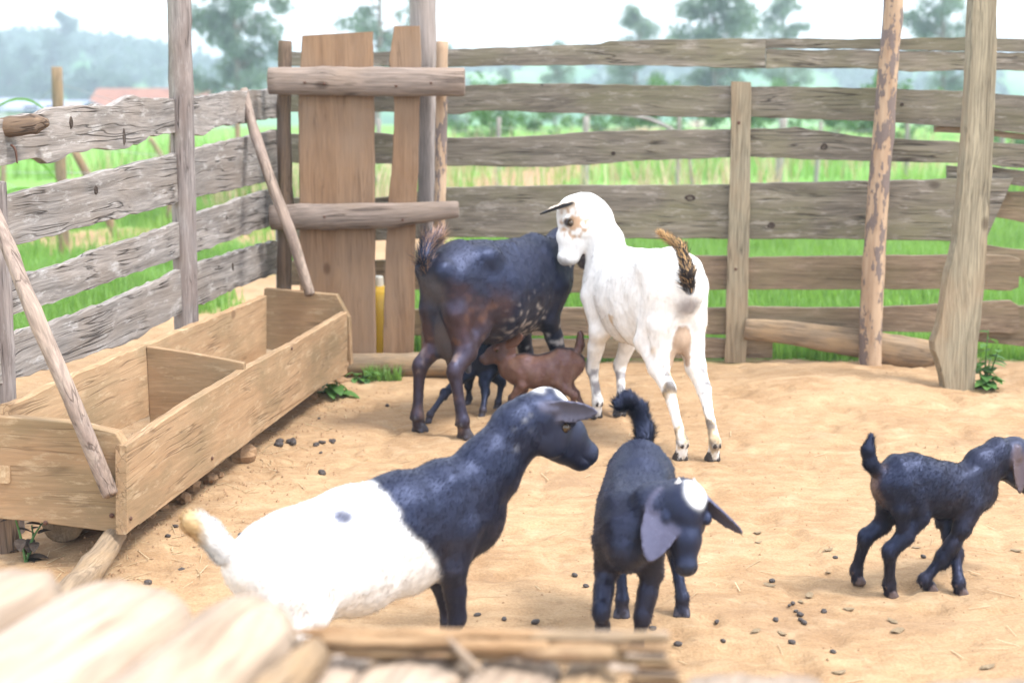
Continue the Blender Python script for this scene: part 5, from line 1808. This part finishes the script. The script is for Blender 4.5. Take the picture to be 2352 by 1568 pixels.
# crumbs, straws and grit: too many to count
vs_, fs = [], []
for i in range(2600):
    if i < 900:
        s, o = random.uniform(-.4, TL + .1), random.gauss(.02, .13)
        x_, y_ = (TP + LDv * s + LNv * o)[:2]
    else:
        x_, y_ = random.uniform(-1.5, 2.2), random.uniform(1.9, 6.0)
    z_ = float(tz(x_, y_))
    a = random.uniform(0, 6.28)
    k = len(vs_)
    if random.random() < .6:
        r = random.uniform(.002, .0055) * (1.5 if i < 900 else 1)
        for t in range(4):
            vs_.append((x_ + r * math.cos(a + t * 1.57) * random.uniform(.6, 1.2), y_ + r * math.sin(a + t * 1.57) * random.uniform(.6, 1.2), z_))
        vs_.append((x_, y_, z_ + r * .9))
        fs += [(k, k + 1, k + 4), (k + 1, k + 2, k + 4), (k + 2, k + 3, k + 4), (k + 3, k, k + 4)]
crumb = add('ground_crumbs', mesh_from('ground_crumbs', np.array(vs_), fs, M_CLOD, False))
tag(crumb, 'fine earth crumbs scattered over the pen floor', 'crumbs', kind='stuff')
vs_, fs = [], []
for i in range(700):
    if i < 380:
        s, o = random.uniform(-.5, TL), random.gauss(.1, .15)
        x_, y_ = (TP + LDv * s + LNv * o)[:2]
    else:
        x_, y_ = random.uniform(-1.5, 2.2), random.uniform(1.9, 6.0)
    z_ = float(tz(x_, y_)) + .002
    a, l, w_ = random.uniform(0, 6.28), random.uniform(.012, .04), random.uniform(.0006, .0016)
    d = np.array([math.cos(a), math.sin(a), 0]) * l
    e = np.array([-math.sin(a), math.cos(a), 0]) * w_
    c = np.array([x_, y_, z_]); k = len(vs_)
    vs_ += [c - d - e, c - d + e, c + d + e + ZUP * .004, c + d - e + ZUP * .004]
    fs.append((k, k + 1, k + 2, k + 3))
tag(add('straw_bits', mesh_from('straw_bits', np.array(vs_), fs, M_STRAW, False)), 'broken straw bits strewn over the pen floor', 'straw', kind='stuff')


# ------------------------------------------------------------------ grass and weeds
def blades(name, pts, hts, wds, mat, lean=.45):
    n = len(pts)
    a = rng.uniform(0, 2 * math.pi, n)
    wv_ = np.stack([np.cos(a), np.sin(a), np.zeros(n)], -1) * wds[:, None]
    ld = np.stack([np.cos(a + 1.3), np.sin(a + 1.3), np.zeros(n)], -1) * (hts * rng.uniform(.05, lean, n))[:, None]
    up_ = np.zeros((n, 3)); up_[:, 2] = hts
    vv = np.stack([pts - wv_, pts + wv_, pts + wv_ * .75 + up_ * .55 + ld * .35, pts - wv_ * .75 + up_ * .55 + ld * .35, pts + up_ * .95 + ld], 1).reshape(-1, 3)
    k5 = np.arange(n)[:, None] * 5
    tri = np.concatenate([k5 + np.array([[0, 1, 2]]), k5 + np.array([[0, 2, 3]]), k5 + np.array([[3, 2, 4]])])
    return mesh_from(name, vv, tri, mat, True)


def scatter(n, x0, x1, y0, y1, keep):
    x_ = rng.uniform(x0, x1, n); y_ = y0 + (y1 - y0) * rng.random(n) ** 1.6
    k = keep(x_, y_) > rng.random(n)
    x_, y_ = x_[k], y_[k]
    return np.stack([x_, y_, tz(x_, y_) - .004], -1)


p_ = scatter(150000, -3.2, 4.6, 6.0, 15, lambda x_, y_: np.where((y_ > fence_y(x_) + .07), grass_mask(x_, y_), 0))
hh = rng.uniform(.06, .17, len(p_)) * (1 + .5 * noise(p_ * 1.2)) * (1 + .06 * (p_[:, 1] - 6))
tag(add('meadow_grass', blades('meadow_grass', p_, hh, rng.uniform(.003, .006, len(p_)) * (1 + .1 * (p_[:, 1] - 6)), M_GRASS)), 'bright green meadow grass beyond the plank fence', 'grass', kind='stuff')
p_ = scatter(90000, -6.5, -.9, 4.5, 16, lambda x_, y_: np.where(left_side(x_, y_) > .25, np.clip(grass_mask(x_, y_), 0, 1), 0))
hh = rng.uniform(.07, .2, len(p_)) * (1 + .5 * noise(p_ * 1.2))
tag(add('verge_grass', blades('verge_grass', p_, hh, rng.uniform(.003, .006, len(p_)) * (1 + .08 * (p_[:, 1] - 5)), M_GRASS)), 'bright green grass growing beyond the grey board fence', 'grass', kind='stuff')
p_ = scatter(5000, -5, 7, 13, 24, lambda x_, y_: sstep(.0, .5, fbm(np.stack([x_, y_, y_ * 0], -1) * .5, 2) + .2))
hh = rng.uniform(.3, .8, len(p_))
tag(add('dry_stems', blades('dry_stems', p_, hh, rng.uniform(.005, .011, len(p_)), M_STRAW, .6)), 'tall dry straw coloured stems in the field', 'stems', kind='stuff')
p_ = scatter(26000, -9, 13, 14, 30, lambda x_, y_: sstep(-.2, .4, fbm(np.stack([x_, y_, y_ * 0], -1) * .4 + 9, 2)))
hh = rng.uniform(.2, .6, len(p_))
tag(add('tall_grass', blades('tall_grass', p_, hh, rng.uniform(.008, .02, len(p_)), M_GRASS, .6)), 'tall rough green grass further out in the field', 'grass', kind='stuff')


def leaf_obj(vs_, fs, base, d, n, L, W, curl=.25, rows=5):
    """leaf blade as a folded strip with real outline"""
    d = nrm(d); w_ = nrm(np.cross(d, n)); n = np.cross(w_, d)
    k = len(vs_)
    for i in range(rows + 1):
        t = i / rows
        ww = W * math.sin(math.pi * min(1, t * .9 + .08)) ** .8
        c = base + d * (L * t) - n * (curl * L * t * t)
        vs_ += [c - w_ * ww + n * ww * .25, c, c + w_ * ww + n * ww * .25]
    for i in range(rows):
        a = k + i * 3
        fs += [(a, a + 1, a + 4, a + 3), (a + 1, a + 2, a + 5, a + 4)]


def leafy(name, label, base, stems, lsize, mat=None, cat='plant', group=None):
    root = thing(name, label, cat, base, group)
    for tipo, nl in stems:
        tip = np.asarray(base) + np.asarray(tipo, float)
        b0 = np.asarray(base, float) - ZUP * .01
        mid = (b0 + tip) / 2 + np.array([random.gauss(0, .01), random.gauss(0, .01), .01])
        pole('stem', root, [b0, mid, tip], [.004, .0035, .002], M_LEAF, 6, 4, rough=0)
        for k in range(nl):
            t = (k + .7) / nl
            p0 = b0 * (1 - t) ** 1 + tip * t
            a = k * 2.4 + random.uniform(-.4, .4)
            d = np.array([math.cos(a), math.sin(a), random.uniform(-.35, .35)])
            vs_, fs = [], []
            L = lsize * random.uniform(.7, 1.2) * (1.1 - .3 * t)
            leaf_obj(vs_, fs, np.zeros(3), d, nrm(np.array([-d[0] * .3, -d[1] * .3, 1])), L, L * .32, random.uniform(.2, .5))
            add('leaf', mesh_from('leaf', np.array(vs_), fs, mat or M_LEAF), root, Matrix.Translation(Vector(p0.tolist())))
    return root


b0 = on_ground(2262, 893)
leafy('broadleaf_weed', 'leafy green weed growing at the foot of the axe cut post', b0, [((.0, .0, .24), 10), ((.04, -.02, .17), 8), ((-.03, -.02, .10), 7), ((.03, .04, .12), 7), ((.0, -.04, .06), 6)], .075)
b0 = on_ground(765, 905)
leafy('broadleaf_weed', 'dark broad leaved weed under the far end of the trough', b0, [((.01, -.01, .07), 5), ((-.03, -.02, .05), 4)], .10)
b0 = on_ground(825, 876)
leafy('broadleaf_weed', 'low sprawling green weed before the sill log', b0, [((.02, -.02, .05), 6), ((.06, 0, .04), 6), ((-.03, .0, .04), 5)], .045)
b0 = on_ground(60, 1290)
leafy('withered_weed', 'withered dark plant stalks in the shade under the trough', b0, [((-.03, .02, .12), 5), ((.04, .03, .10), 5), ((.0, .06, .08), 4)], .05, M_KNOT)
p_ = scatter(700, on_ground(870, 872)[0] - .06, on_ground(870, 872)[0] + .1, on_ground(870, 872)[1] - .03, on_ground(870, 872)[1] + .05, lambda x_, y_: x_ * 0 + .4)
tag(add('grass_tuft', blades('grass_tuft', p_, rng.uniform(.03, .09, len(p_)), np.full(len(p_), .0025), M_GRASS, .8)), 'short green grass tuft at the foot of the gate', 'grass', kind='stuff')

# maize plant beyond the left fence
mb = np.array([-2.98, 8.2, 0])
mz = thing('maize_plant', 'young maize plant with arching leaves beyond the fence', 'maize', mb)
pole('stem', mz, [mb, mb + np.array([.02, 0, .7]), mb + np.array([.06, 0, 1.25])], [.014, .012, .006], M_CORN, 8, 6, rough=.02)
for k in range(11):
    z0 = .35 + .085 * k
    a = (0.3 if k % 2 else 3.0) + random.uniform(-.7, .7)
    vs_, fs = [], []
    n = 9
    L = random.uniform(.4, .55)
    dx = np.array([math.cos(a), math.sin(a), 0]); sx_ = np.array([-math.sin(a), math.cos(a), 0])
    for i in range(n + 1):
        t = i / n
        c = dx * (L * (t - .15 * t * t)) + ZUP * (L * (.75 * t - 1.0 * t * t))
        ww = .026 * math.sin(math.pi * min(.98, t * .8 + .2)) ** .7
        vs_ += [c - sx_ * ww + ZUP * ww * .5, c, c + sx_ * ww + ZUP * ww * .5]
    for i in range(n):
        q_ = i * 3
        fs += [(q_, q_ + 1, q_ + 4, q_ + 3), (q_ + 1, q_ + 2, q_ + 5, q_ + 4)]
    add('leaf', mesh_from('leaf', np.array(vs_), fs, M_CORN), mz, Matrix.Translation(Vector((mb + np.array([.03 * k / 11, 0, z0])).tolist())))

# yellow jerrycan behind the gate
jc = V(872, 700, GY + .16); jc[2] = 0
jr = thing('jerrycan', 'yellow plastic jerrycan standing behind the gate gap', 'jerrycan', jc)
vs_, fs = [], []
prof = [(0, .0, .9), (.012, .0, 1.0), (.26, 0, 1.0), (.31, 0, .96), (.345, 0, .8), (.365, 0, .5), (.37, 0, .2)]
seg = 24
for z_, o_, s_ in prof:
    for j in range(seg):
        a = 2 * math.pi * j / seg
        c_, q_ = math.cos(a), math.sin(a)
        rx = .12 * math.copysign(abs(c_) ** .5, c_) * s_; ry = .085 * math.copysign(abs(q_) ** .5, q_) * s_
        vs_.append((rx, ry, z_))
for i in range(len(prof) - 1):
    for j in range(seg):
        a, b_ = i * seg + j, i * seg + (j + 1) % seg
        fs.append((a, b_, b_ + seg, a + seg))
fs.append(tuple(range(seg))[::-1]); fs.append(tuple((len(prof) - 1) * seg + j for j in range(seg)))
add('body', mesh_from('body', np.array(vs_), fs, M_YELLOW), jr, Matrix.Translation(Vector(jc.tolist())))
pole('cap', jr, [jc + np.array([-.004, 0, .36]), jc + np.array([-.004, 0, .385]), jc + np.array([-.004, 0, .41])], [.024, .024, .022], M_WHITECAP, 14, 3, rough=0)
pole('handle', jr, [jc + np.array([.03, 0, .35]), jc + np.array([.05, 0, .40]), jc + np.array([.085, 0, .40]), jc + np.array([.10, 0, .33])], [.011] * 4, M_YELLOW, 10, 6, rough=0)

# ------------------------------------------------------------------ wire fences in the fields
wf = thing('wire_fence', 'wire fence on round posts with slanting braces beyond the board fence', 'fence', on_ground(135, 590))
tops = []
for (ut, vt, ub, vb, r) in ((130, 155, 147, 588, .042), (400, 250, 388, 520, .034), (545, 235, 548, 470, .03), (8, 300, 6, 470, .03)):
    b0 = on_ground(ub, vb)
    t0 = V(ut, vt, b0[1])
    pole('post', wf, [b0 - ZUP * .1, (b0 + t0) / 2, t0], [r * 1.05, r, r * .95], M_LOG, 12, 6, rough=.06, knots=2)
    tops.append((b0, t0))
for (ut, vt, ub, vb) in ((172, 348, 275, 545), (345, 318, 410, 420)):
    b0 = on_ground(ub, vb); t0 = V(ut, vt, b0[1] - .25)
    pole('brace', wf, [b0 - ZUP * .05, (b0 + t0) / 2, t0], [.038, .036, .034], M_LOG, 12, 6, rough=.06)
for f in (.3, .45, .6, .78, .92):
    P_ = [b0 * (1 - f) + t0 * f for b0, t0 in (tops[3], tops[0], tops[1], tops[2])]
    for q0, q1 in zip(P_[:-1], P_[1:]):
        pole('wire', wf, [q0, (q0 + q1) / 2 - ZUP * .01, q1], [.0025] * 3, M_WIRE, 5, 4, rough=0)
wf2 = thing('wire_fence', 'far wire fence on thin crooked posts in the green field', 'fence', on_ground(1345, 428))
tp2 = []
for (ut, vt, ub, vb, r) in ((870, 275, 868, 430, .035), (1146, 270, 1143, 428, .03), (1347, 268, 1344, 428, .045), (1560, 262, 1556, 426, .03), (1800, 270, 1786, 424, .055), (1886, 280, 1872, 428, .03), (2085, 262, 2080, 424, .035), (2300, 262, 2306, 424, .035)):
    b0 = on_ground(ub, vb); t0 = V(ut, vt, b0[1])
    pole('post', wf2, [b0 - ZUP * .1, (b0 + t0) / 2, t0], [r, r, r * .9], M_PALEPOST, 10, 4, rough=.06)
    tp2.append((b0, t0))
for f in (.5, .85):
    for (b0, t0), (b1, t1) in zip(tp2[:-1], tp2[1:]):
        q0, q1 = b0 * (1 - f) + t0 * f, b1 * (1 - f) + t1 * f
        pole('wire', wf2, [q0, (q0 + q1) / 2 - ZUP * .05, q1], [.003] * 3, M_WIRE, 5, 4, rough=0)
hz_ = [V(1350, 262, 14.5), V(1420, 262, 14.5), V(1480, 270, 14.5), V(1535, 292, 14.5), V(1580, 330, 14.5), V(1600, 400, 14.5)]
hz_[-1][2] = .0
tag(pole('bent_pipe', None, hz_, [.022] * 6, M_PALEPOST, 8, 6, rough=.05), 'pale stalk arching over between fence planks in the field', 'pipe')  # thin pale plastic tube bent over in the field


# ------------------------------------------------------------------ trees
def tree_meshes(seed, Ht, rad, low, n_cl, n_lf, lsz, mat, sparse=.0):
    """trunk with limbs, and a crown of separate leaves gathered in clumps"""
    g = np.random.default_rng(seed)
    vt, ft = [], []

    def limb(pts_, rr_):
        pts_ = np.asarray(pts_, float)
        k = len(vt); sg = 7
        for i, (p0, r) in enumerate(zip(pts_, rr_)):
            d = nrm(pts_[min(i + 1, len(pts_) - 1)] - pts_[max(i - 1, 0)])
            a_ = nrm(np.cross(d, [.31, .92, .2])); b_ = np.cross(d, a_)
            for j in range(sg):
                t = 2 * math.pi * j / sg
                vt.append(p0 + (a_ * math.cos(t) + b_ * math.sin(t)) * r)
        for i in range(len(pts_) - 1):
            for j in range(sg):
                x_, y_ = k + i * sg + j, k + i * sg + (j + 1) % sg
                ft.append((x_, y_, y_ + sg, x_ + sg))
    z_ = np.linspace(-.3, Ht * .93, 9)
    ox = np.cumsum(g.normal(0, Ht * .008, 9)); oy = np.cumsum(g.normal(0, Ht * .008, 9))
    tk = np.stack([ox, oy, z_], -1)
    limb(tk, np.linspace(Ht * .017, Ht * .003, 9))
    cl = []
    for i in range(n_cl):
        f = low + (1 - low) * (i + g.uniform(.1, .9)) / n_cl
        c0 = np.array([np.interp(f * Ht * .93, z_, ox), np.interp(f * Ht * .93, z_, oy), f * Ht * .93])
        a = g.uniform(0, 6.28)
        R_ = rad * (math.sin(math.pi * min(.97, (f - low) / (1 - low) * .8 + .2)) ** .6) * g.uniform(.35, 1.1)
        tip = c0 + np.array([math.cos(a) * R_, math.sin(a) * R_, R_ * g.uniform(.1, .7)])
        limb([c0, (c0 + tip) / 2 + np.array([0, 0, R_ * .06]), tip], [Ht * .005, Ht * .0032, Ht * .0012])
        cl.append((tip, rad * g.uniform(.2, .42)))
        if g.random() < .6: cl.append((c0 * .45 + tip * .55, rad * g.uniform(.15, .3)))
    vs_ = []
    for c, r in cl:
        n = int(n_lf * g.uniform(.5, 1.3) * (r / rad / .3) ** 1.5)
        d = g.normal(0, 1, (n, 3)); d /= np.linalg.norm(d, axis=1, keepdims=True)
        p0 = c + d * (r * g.random(n) ** .45)[:, None] * np.array([1, 1, .75])
        e = g.normal(0, 1, (n, 3)); e[:, 2] -= .8; e /= np.linalg.norm(e, axis=1, keepdims=True)
        w_ = np.cross(e, g.normal(0, 1, (n, 3))); w_ /= np.linalg.norm(w_, axis=1, keepdims=True)
        L = lsz * g.uniform(.6, 1.3, n)[:, None]
        vs_.append(np.stack([p0, p0 + e * L * .45 + w_ * L * .2, p0 + e * L, p0 + e * L * .45 - w_ * L * .2], 1))
    vs_ = np.concatenate(vs_).reshape(-1, 3)
    return mesh_from('trunk', np.array(vt), ft, M_TRUNK), mesh_from('crown', vs_, np.arange(len(vs_)).reshape(-1, 4), mat, False)


def plant_tree(name, label, loc, s, rz, ms, group=None):
    root = thing(name, label, 'tree', loc, group, rz)
    M = Matrix.Translation(Vector([float(q_) for q_ in loc])) @ Matrix.Rotation(rz, 4, 'Z') @ Matrix.Diagonal((s, s, s * random.uniform(.95, 1.08), 1))
    add('trunk', ms[0], root, M); add('crown', ms[1], root, M)
    return root


GUM = [tree_meshes(11, 10, 2.1, .16, 44, 210, .27, M_GUM), tree_meshes(12, 11, 2.0, .25, 34, 170, .27, M_GUM), tree_meshes(13, 9, 2.1, .22, 34, 160, .26, M_GUM)]
ROW = [(545, 62, 1.0, 0, 'slender gum tree with a dense lower crown beyond the board fence'), (872, 66, 1.0, 1, 'loose gum tree rising behind the gate'), (1028, 80, .62, 2, 'low gum tree showing beside the tall corner post'),
       (1275, 84, .60, 1, 'short thin gum tree over the middle of the top plank'), (1452, 76, .80, 2, 'sparse wispy gum tree over the top plank'), (1622, 64, 1.0, 0, 'dense tall gum tree behind the upright plank'),
       (1790, 78, .78, 1, 'thin gum tree between the upright plank and the bark flecked post'), (2150, 66, .92, 2, 'gum tree rising between the bark flecked post and the axe cut post'), (1160, 120, .55, 1, 'tiny far gum tree beside the plank gate')]
for i, (u, d, s, k, lb_) in enumerate(ROW):
    x_ = (u - CX) / FPX * d
    plant_tree('gum_tree', lb_, (x_, d, float(tz(x_, d))), s, i * 1.3, GUM[k], 'gum trees beyond the pen')
BUSHES = [tree_meshes(31 + i, 1.3, .62, .15, 14, 60, .12, M_BUSH) for i in range(3)]
for i in range(16):
    u = 1060 + i * 88 + random.uniform(-30, 30)
    d = random.uniform(22, 34)
    x_ = (u - CX) / FPX * d
    plant_tree('shrub', 'round green shrub in the rough grass beyond the plank fence', (x_, d, float(tz(x_, d))), random.uniform(.65, 1.05), i * 2.1, BUSHES[i % 3], 'shrubs in the field').__setitem__('category', 'shrub')

# ------------------------------------------------------------------ hills
us = np.linspace(-900, 3300, 190)
rs_ = np.concatenate([np.linspace(150, 330, 46), np.linspace(345, 700, 14)])
sk = np.interp(us, [-900, -300, 0, 60, 130, 200, 300, 380, 460, 640, 900, 1300, 1700, 2352, 3300], [90, 92, 98, 101, 106, 104, 124, 136, 150, 168, 165, 160, 152, 150, 140])
U_, R_ = np.meshgrid(us, rs_, indexing='ij')
XX = (U_ - CX) / FPX * R_
SK = np.repeat(sk[:, None], len(rs_), 1)
top_z = HC + (200 - SK) * 330 / FPX
PP = np.stack([XX, R_, XX * 0], -1)
f_ = sstep(150, 325, R_)
ZZ = -5.0 + (top_z + 5.0) * f_ + fbm(PP * .02, 3) * 1.3 * f_ * sstep(400, 330, R_) + .25 * fbm(PP * .12, 2) * f_
i_ = np.arange(XX.size).reshape(XX.shape)
qh = np.stack([i_[:-1, :-1], i_[1:, :-1], i_[1:, 1:], i_[:-1, 1:]], -1).reshape(-1, 4)


def hill_mat():
    m, t, bs, out = newmat('wooded_hill')
    b = NB(t)
    tc = b.n('ShaderNodeTexCoord')
    n1 = b.noise(b.mapv(tc.outputs['Object'], (1, .5, 1)), .035, 3)
    n2 = b.noise(tc.outputs['Object'], .5, 4)
    c = b.ramp(n1, [(.38, (.055, .15, .07)), (.5, (.10, .235, .10)), (.64, (.20, .34, .13))])
    c = b.mix(1.0, c, b.ramp(n2, [(.3, .7), (.7, 1.15)]), 'MULTIPLY')
    b.l(c, bs.inputs['Base Color'])
    bs.inputs['Roughness'].default_value = 1.0
    bs.inputs['Specular IOR Level'].default_value = 0.05
    return m


tag(add('hill', mesh_from('hill', np.stack([XX, R_, ZZ], -1).reshape(-1, 3), qh, hill_mat())), kind='structure')


def hill_z(u, r):
    return float(np.interp(r, rs_, np.array([np.interp(u, us, ZZ[:, j]) for j in range(len(rs_))])))


HT = [tree_meshes(51 + i, 9, 2.6, .12, 26, 55, .75, M_GUMDARK) for i in range(3)]
HL_S = [(40, 205, .8), (78, 215, .85), (100, 190, .75), (140, 225, .95), (166, 240, 1.25), (205, 195, .75), (232, 190, .8), (270, 185, .82), (300, 195, .7), (15, 230, .9), (330, 200, .45), (250, 200, .7), (120, 190, .7), (60, 185, .6), (180, 185, .65)]
for i, (u, r, s) in enumerate(HL_S):
    x_ = (u - CX) / FPX * r
    plant_tree('hill_tree', 'tallest dark tree standing above the wooded hill crest' if i == 4 else 'dark bushy tree on the lower slope of the wooded hill', (x_, r, hill_z(u, r) - .3), s, i * 1.9, HT[i % 3], 'trees on the far hill')
# the wood on the hill, one mass
g_ = np.random.default_rng(5)
n = 5200
u_ = g_.uniform(-250, 2600, n); r_ = g_.uniform(215, 335, n)
kk = fbm(np.stack([u_ * .004, r_ * .02, u_ * 0], -1), 3) + .35 * sstep(700, 200, u_) > .05
u_, r_ = u_[kk], r_[kk]
zz = np.array([hill_z(a, b_) for a, b_ in zip(u_, r_)])
ctr = np.stack([(u_ - CX) / FPX * r_, r_, zz], -1)
m_ = 9
sz = g_.uniform(.8, 2.0, len(ctr))
pts_ = np.repeat(ctr, m_, 0) + g_.normal(0, .45, (len(ctr) * m_, 3)) * np.repeat(sz, m_)[:, None] + np.array([0, 0, 1.0]) * np.repeat(sz, m_)[:, None] * .7
e = g_.normal(0, 1, pts_.shape); e /= np.linalg.norm(e, axis=1, keepdims=True)
w_ = np.cross(e, g_.normal(0, 1, pts_.shape)); w_ /= np.linalg.norm(w_, axis=1, keepdims=True)
ss = np.repeat(sz, m_)[:, None] * .55
vv = np.stack([pts_ - e * ss, pts_ + w_ * ss * .7, pts_ + e * ss, pts_ - w_ * ss * .7], 1).reshape(-1, 3)
tag(add('hill_wood', mesh_from('hill_wood', vv, np.arange(len(vv)).reshape(-1, 4), M_GUMDARK, False)), 'dense scrub covering the far hill slopes', 'wood', kind='stuff')


# ------------------------------------------------------------------ houses in the valley
def boxm(x0, x1, y0, y1, z0, z1):
    return np.array([(x, y, z) for z in (z0, z1) for x, y in ((x0, y0), (x1, y0), (x1, y1), (x0, y1))]), [(3, 2, 1, 0), (4, 5, 6, 7), (0, 1, 5, 4), (1, 2, 6, 5), (2, 3, 7, 6), (3, 0, 4, 7)]


def house(label, u0, u1, vtop, d, wallm, roofm, endm, wall_h, roof_h):
    x0, x1 = (u0 - CX) / FPX * d, (u1 - CX) / FPX * d
    zt = float(V(u0, vtop, d)[2])
    z0 = min(float(tz((x0 + x1) / 2, d)), zt - wall_h - roof_h)
    root = thing('house', label, 'house', ((x0 + x1) / 2, d, z0))
    v_, f_ = boxm(x0, x1, d, d + 5, z0 - .3, zt - roof_h)
    add('wall', mesh_from('wall', v_, f_, wallm, False), root, Matrix.Identity(4))
    e_ = .35
    rv = np.array([(x0 - e_, d - e_, zt - roof_h - .05), (x1 + e_, d - e_, zt - roof_h - .05), (x1 + e_, d + 5 + e_, zt - roof_h - .05), (x0 - e_, d + 5 + e_, zt - roof_h - .05), (x0 - e_, d + 2.5, zt), (x1 + e_, d + 2.5, zt)])
    add('roof', mesh_from('roof', np.concatenate([rv, rv - np.array([0, 0, .12])]), [(0, 1, 5, 4), (2, 3, 4, 5), (7, 6, 10, 11), (9, 8, 11, 10), (0, 6, 7, 1), (2, 8, 9, 3), (0, 4, 10, 6), (4, 3, 9, 10), (1, 7, 11, 5), (5, 11, 8, 2)], roofm, False), root, Matrix.Identity(4))
    v_, f_ = boxm(x0 - .04, x0 + .5, d - .03, d, z0, zt - roof_h - .05)
    add('end_wall', mesh_from('end_wall', v_, f_, endm, False), root, Matrix.Identity(4))
    for k in range(2):
        cx_ = x0 + (x1 - x0) * (.4 + .35 * k)
        v_, f_ = boxm(cx_ - .35, cx_ + .35, d - .05, d - .004, z0 + 1.0, z0 + 1.9)
        add('window', mesh_from('window', v_, f_, M_DARKGLASS, False), root, Matrix.Identity(4))
    return root


house('low house with a red tile roof behind the board fence', 222, 458, 203, 78, M_PINKWALL, M_TILE, M_PINKWALL, 2.0, 1.1)
house('pale walled house with a blue grey sheet roof behind the maize', 30, 170, 232, 70, M_WHITEWALL, M_SHEET, M_WHITEWALL, 1.8, .35)
house('long white shed with a grey roof among the far trees', -140, 25, 226, 82, M_WHITEWALL, M_SHEET, M_WHITEWALL, 1.8, .3)

# ------------------------------------------------------------------ air between here and the hills
v_, f_ = boxm(-760, 760, -70, 1150, -14, 24)
hm, ht_, hb_, ho_ = newmat('haze_air')
ht_.nodes.remove(hb_)
pv = ht_.nodes.new('ShaderNodeVolumePrincipled')
pv.inputs['Color'].default_value = (.74, .90, 1.0, 1)
pv.inputs['Density'].default_value = 0.0024
pv.inputs['Anisotropy'].default_value = 0.2
ht_.links.new(pv.outputs[0], ho_.inputs['Volume'])
hz = add('haze', mesh_from('haze', v_, f_, hm, False))
tag(hz, 'pale bluish haze filling the air over the valley', 'haze', kind='stuff')
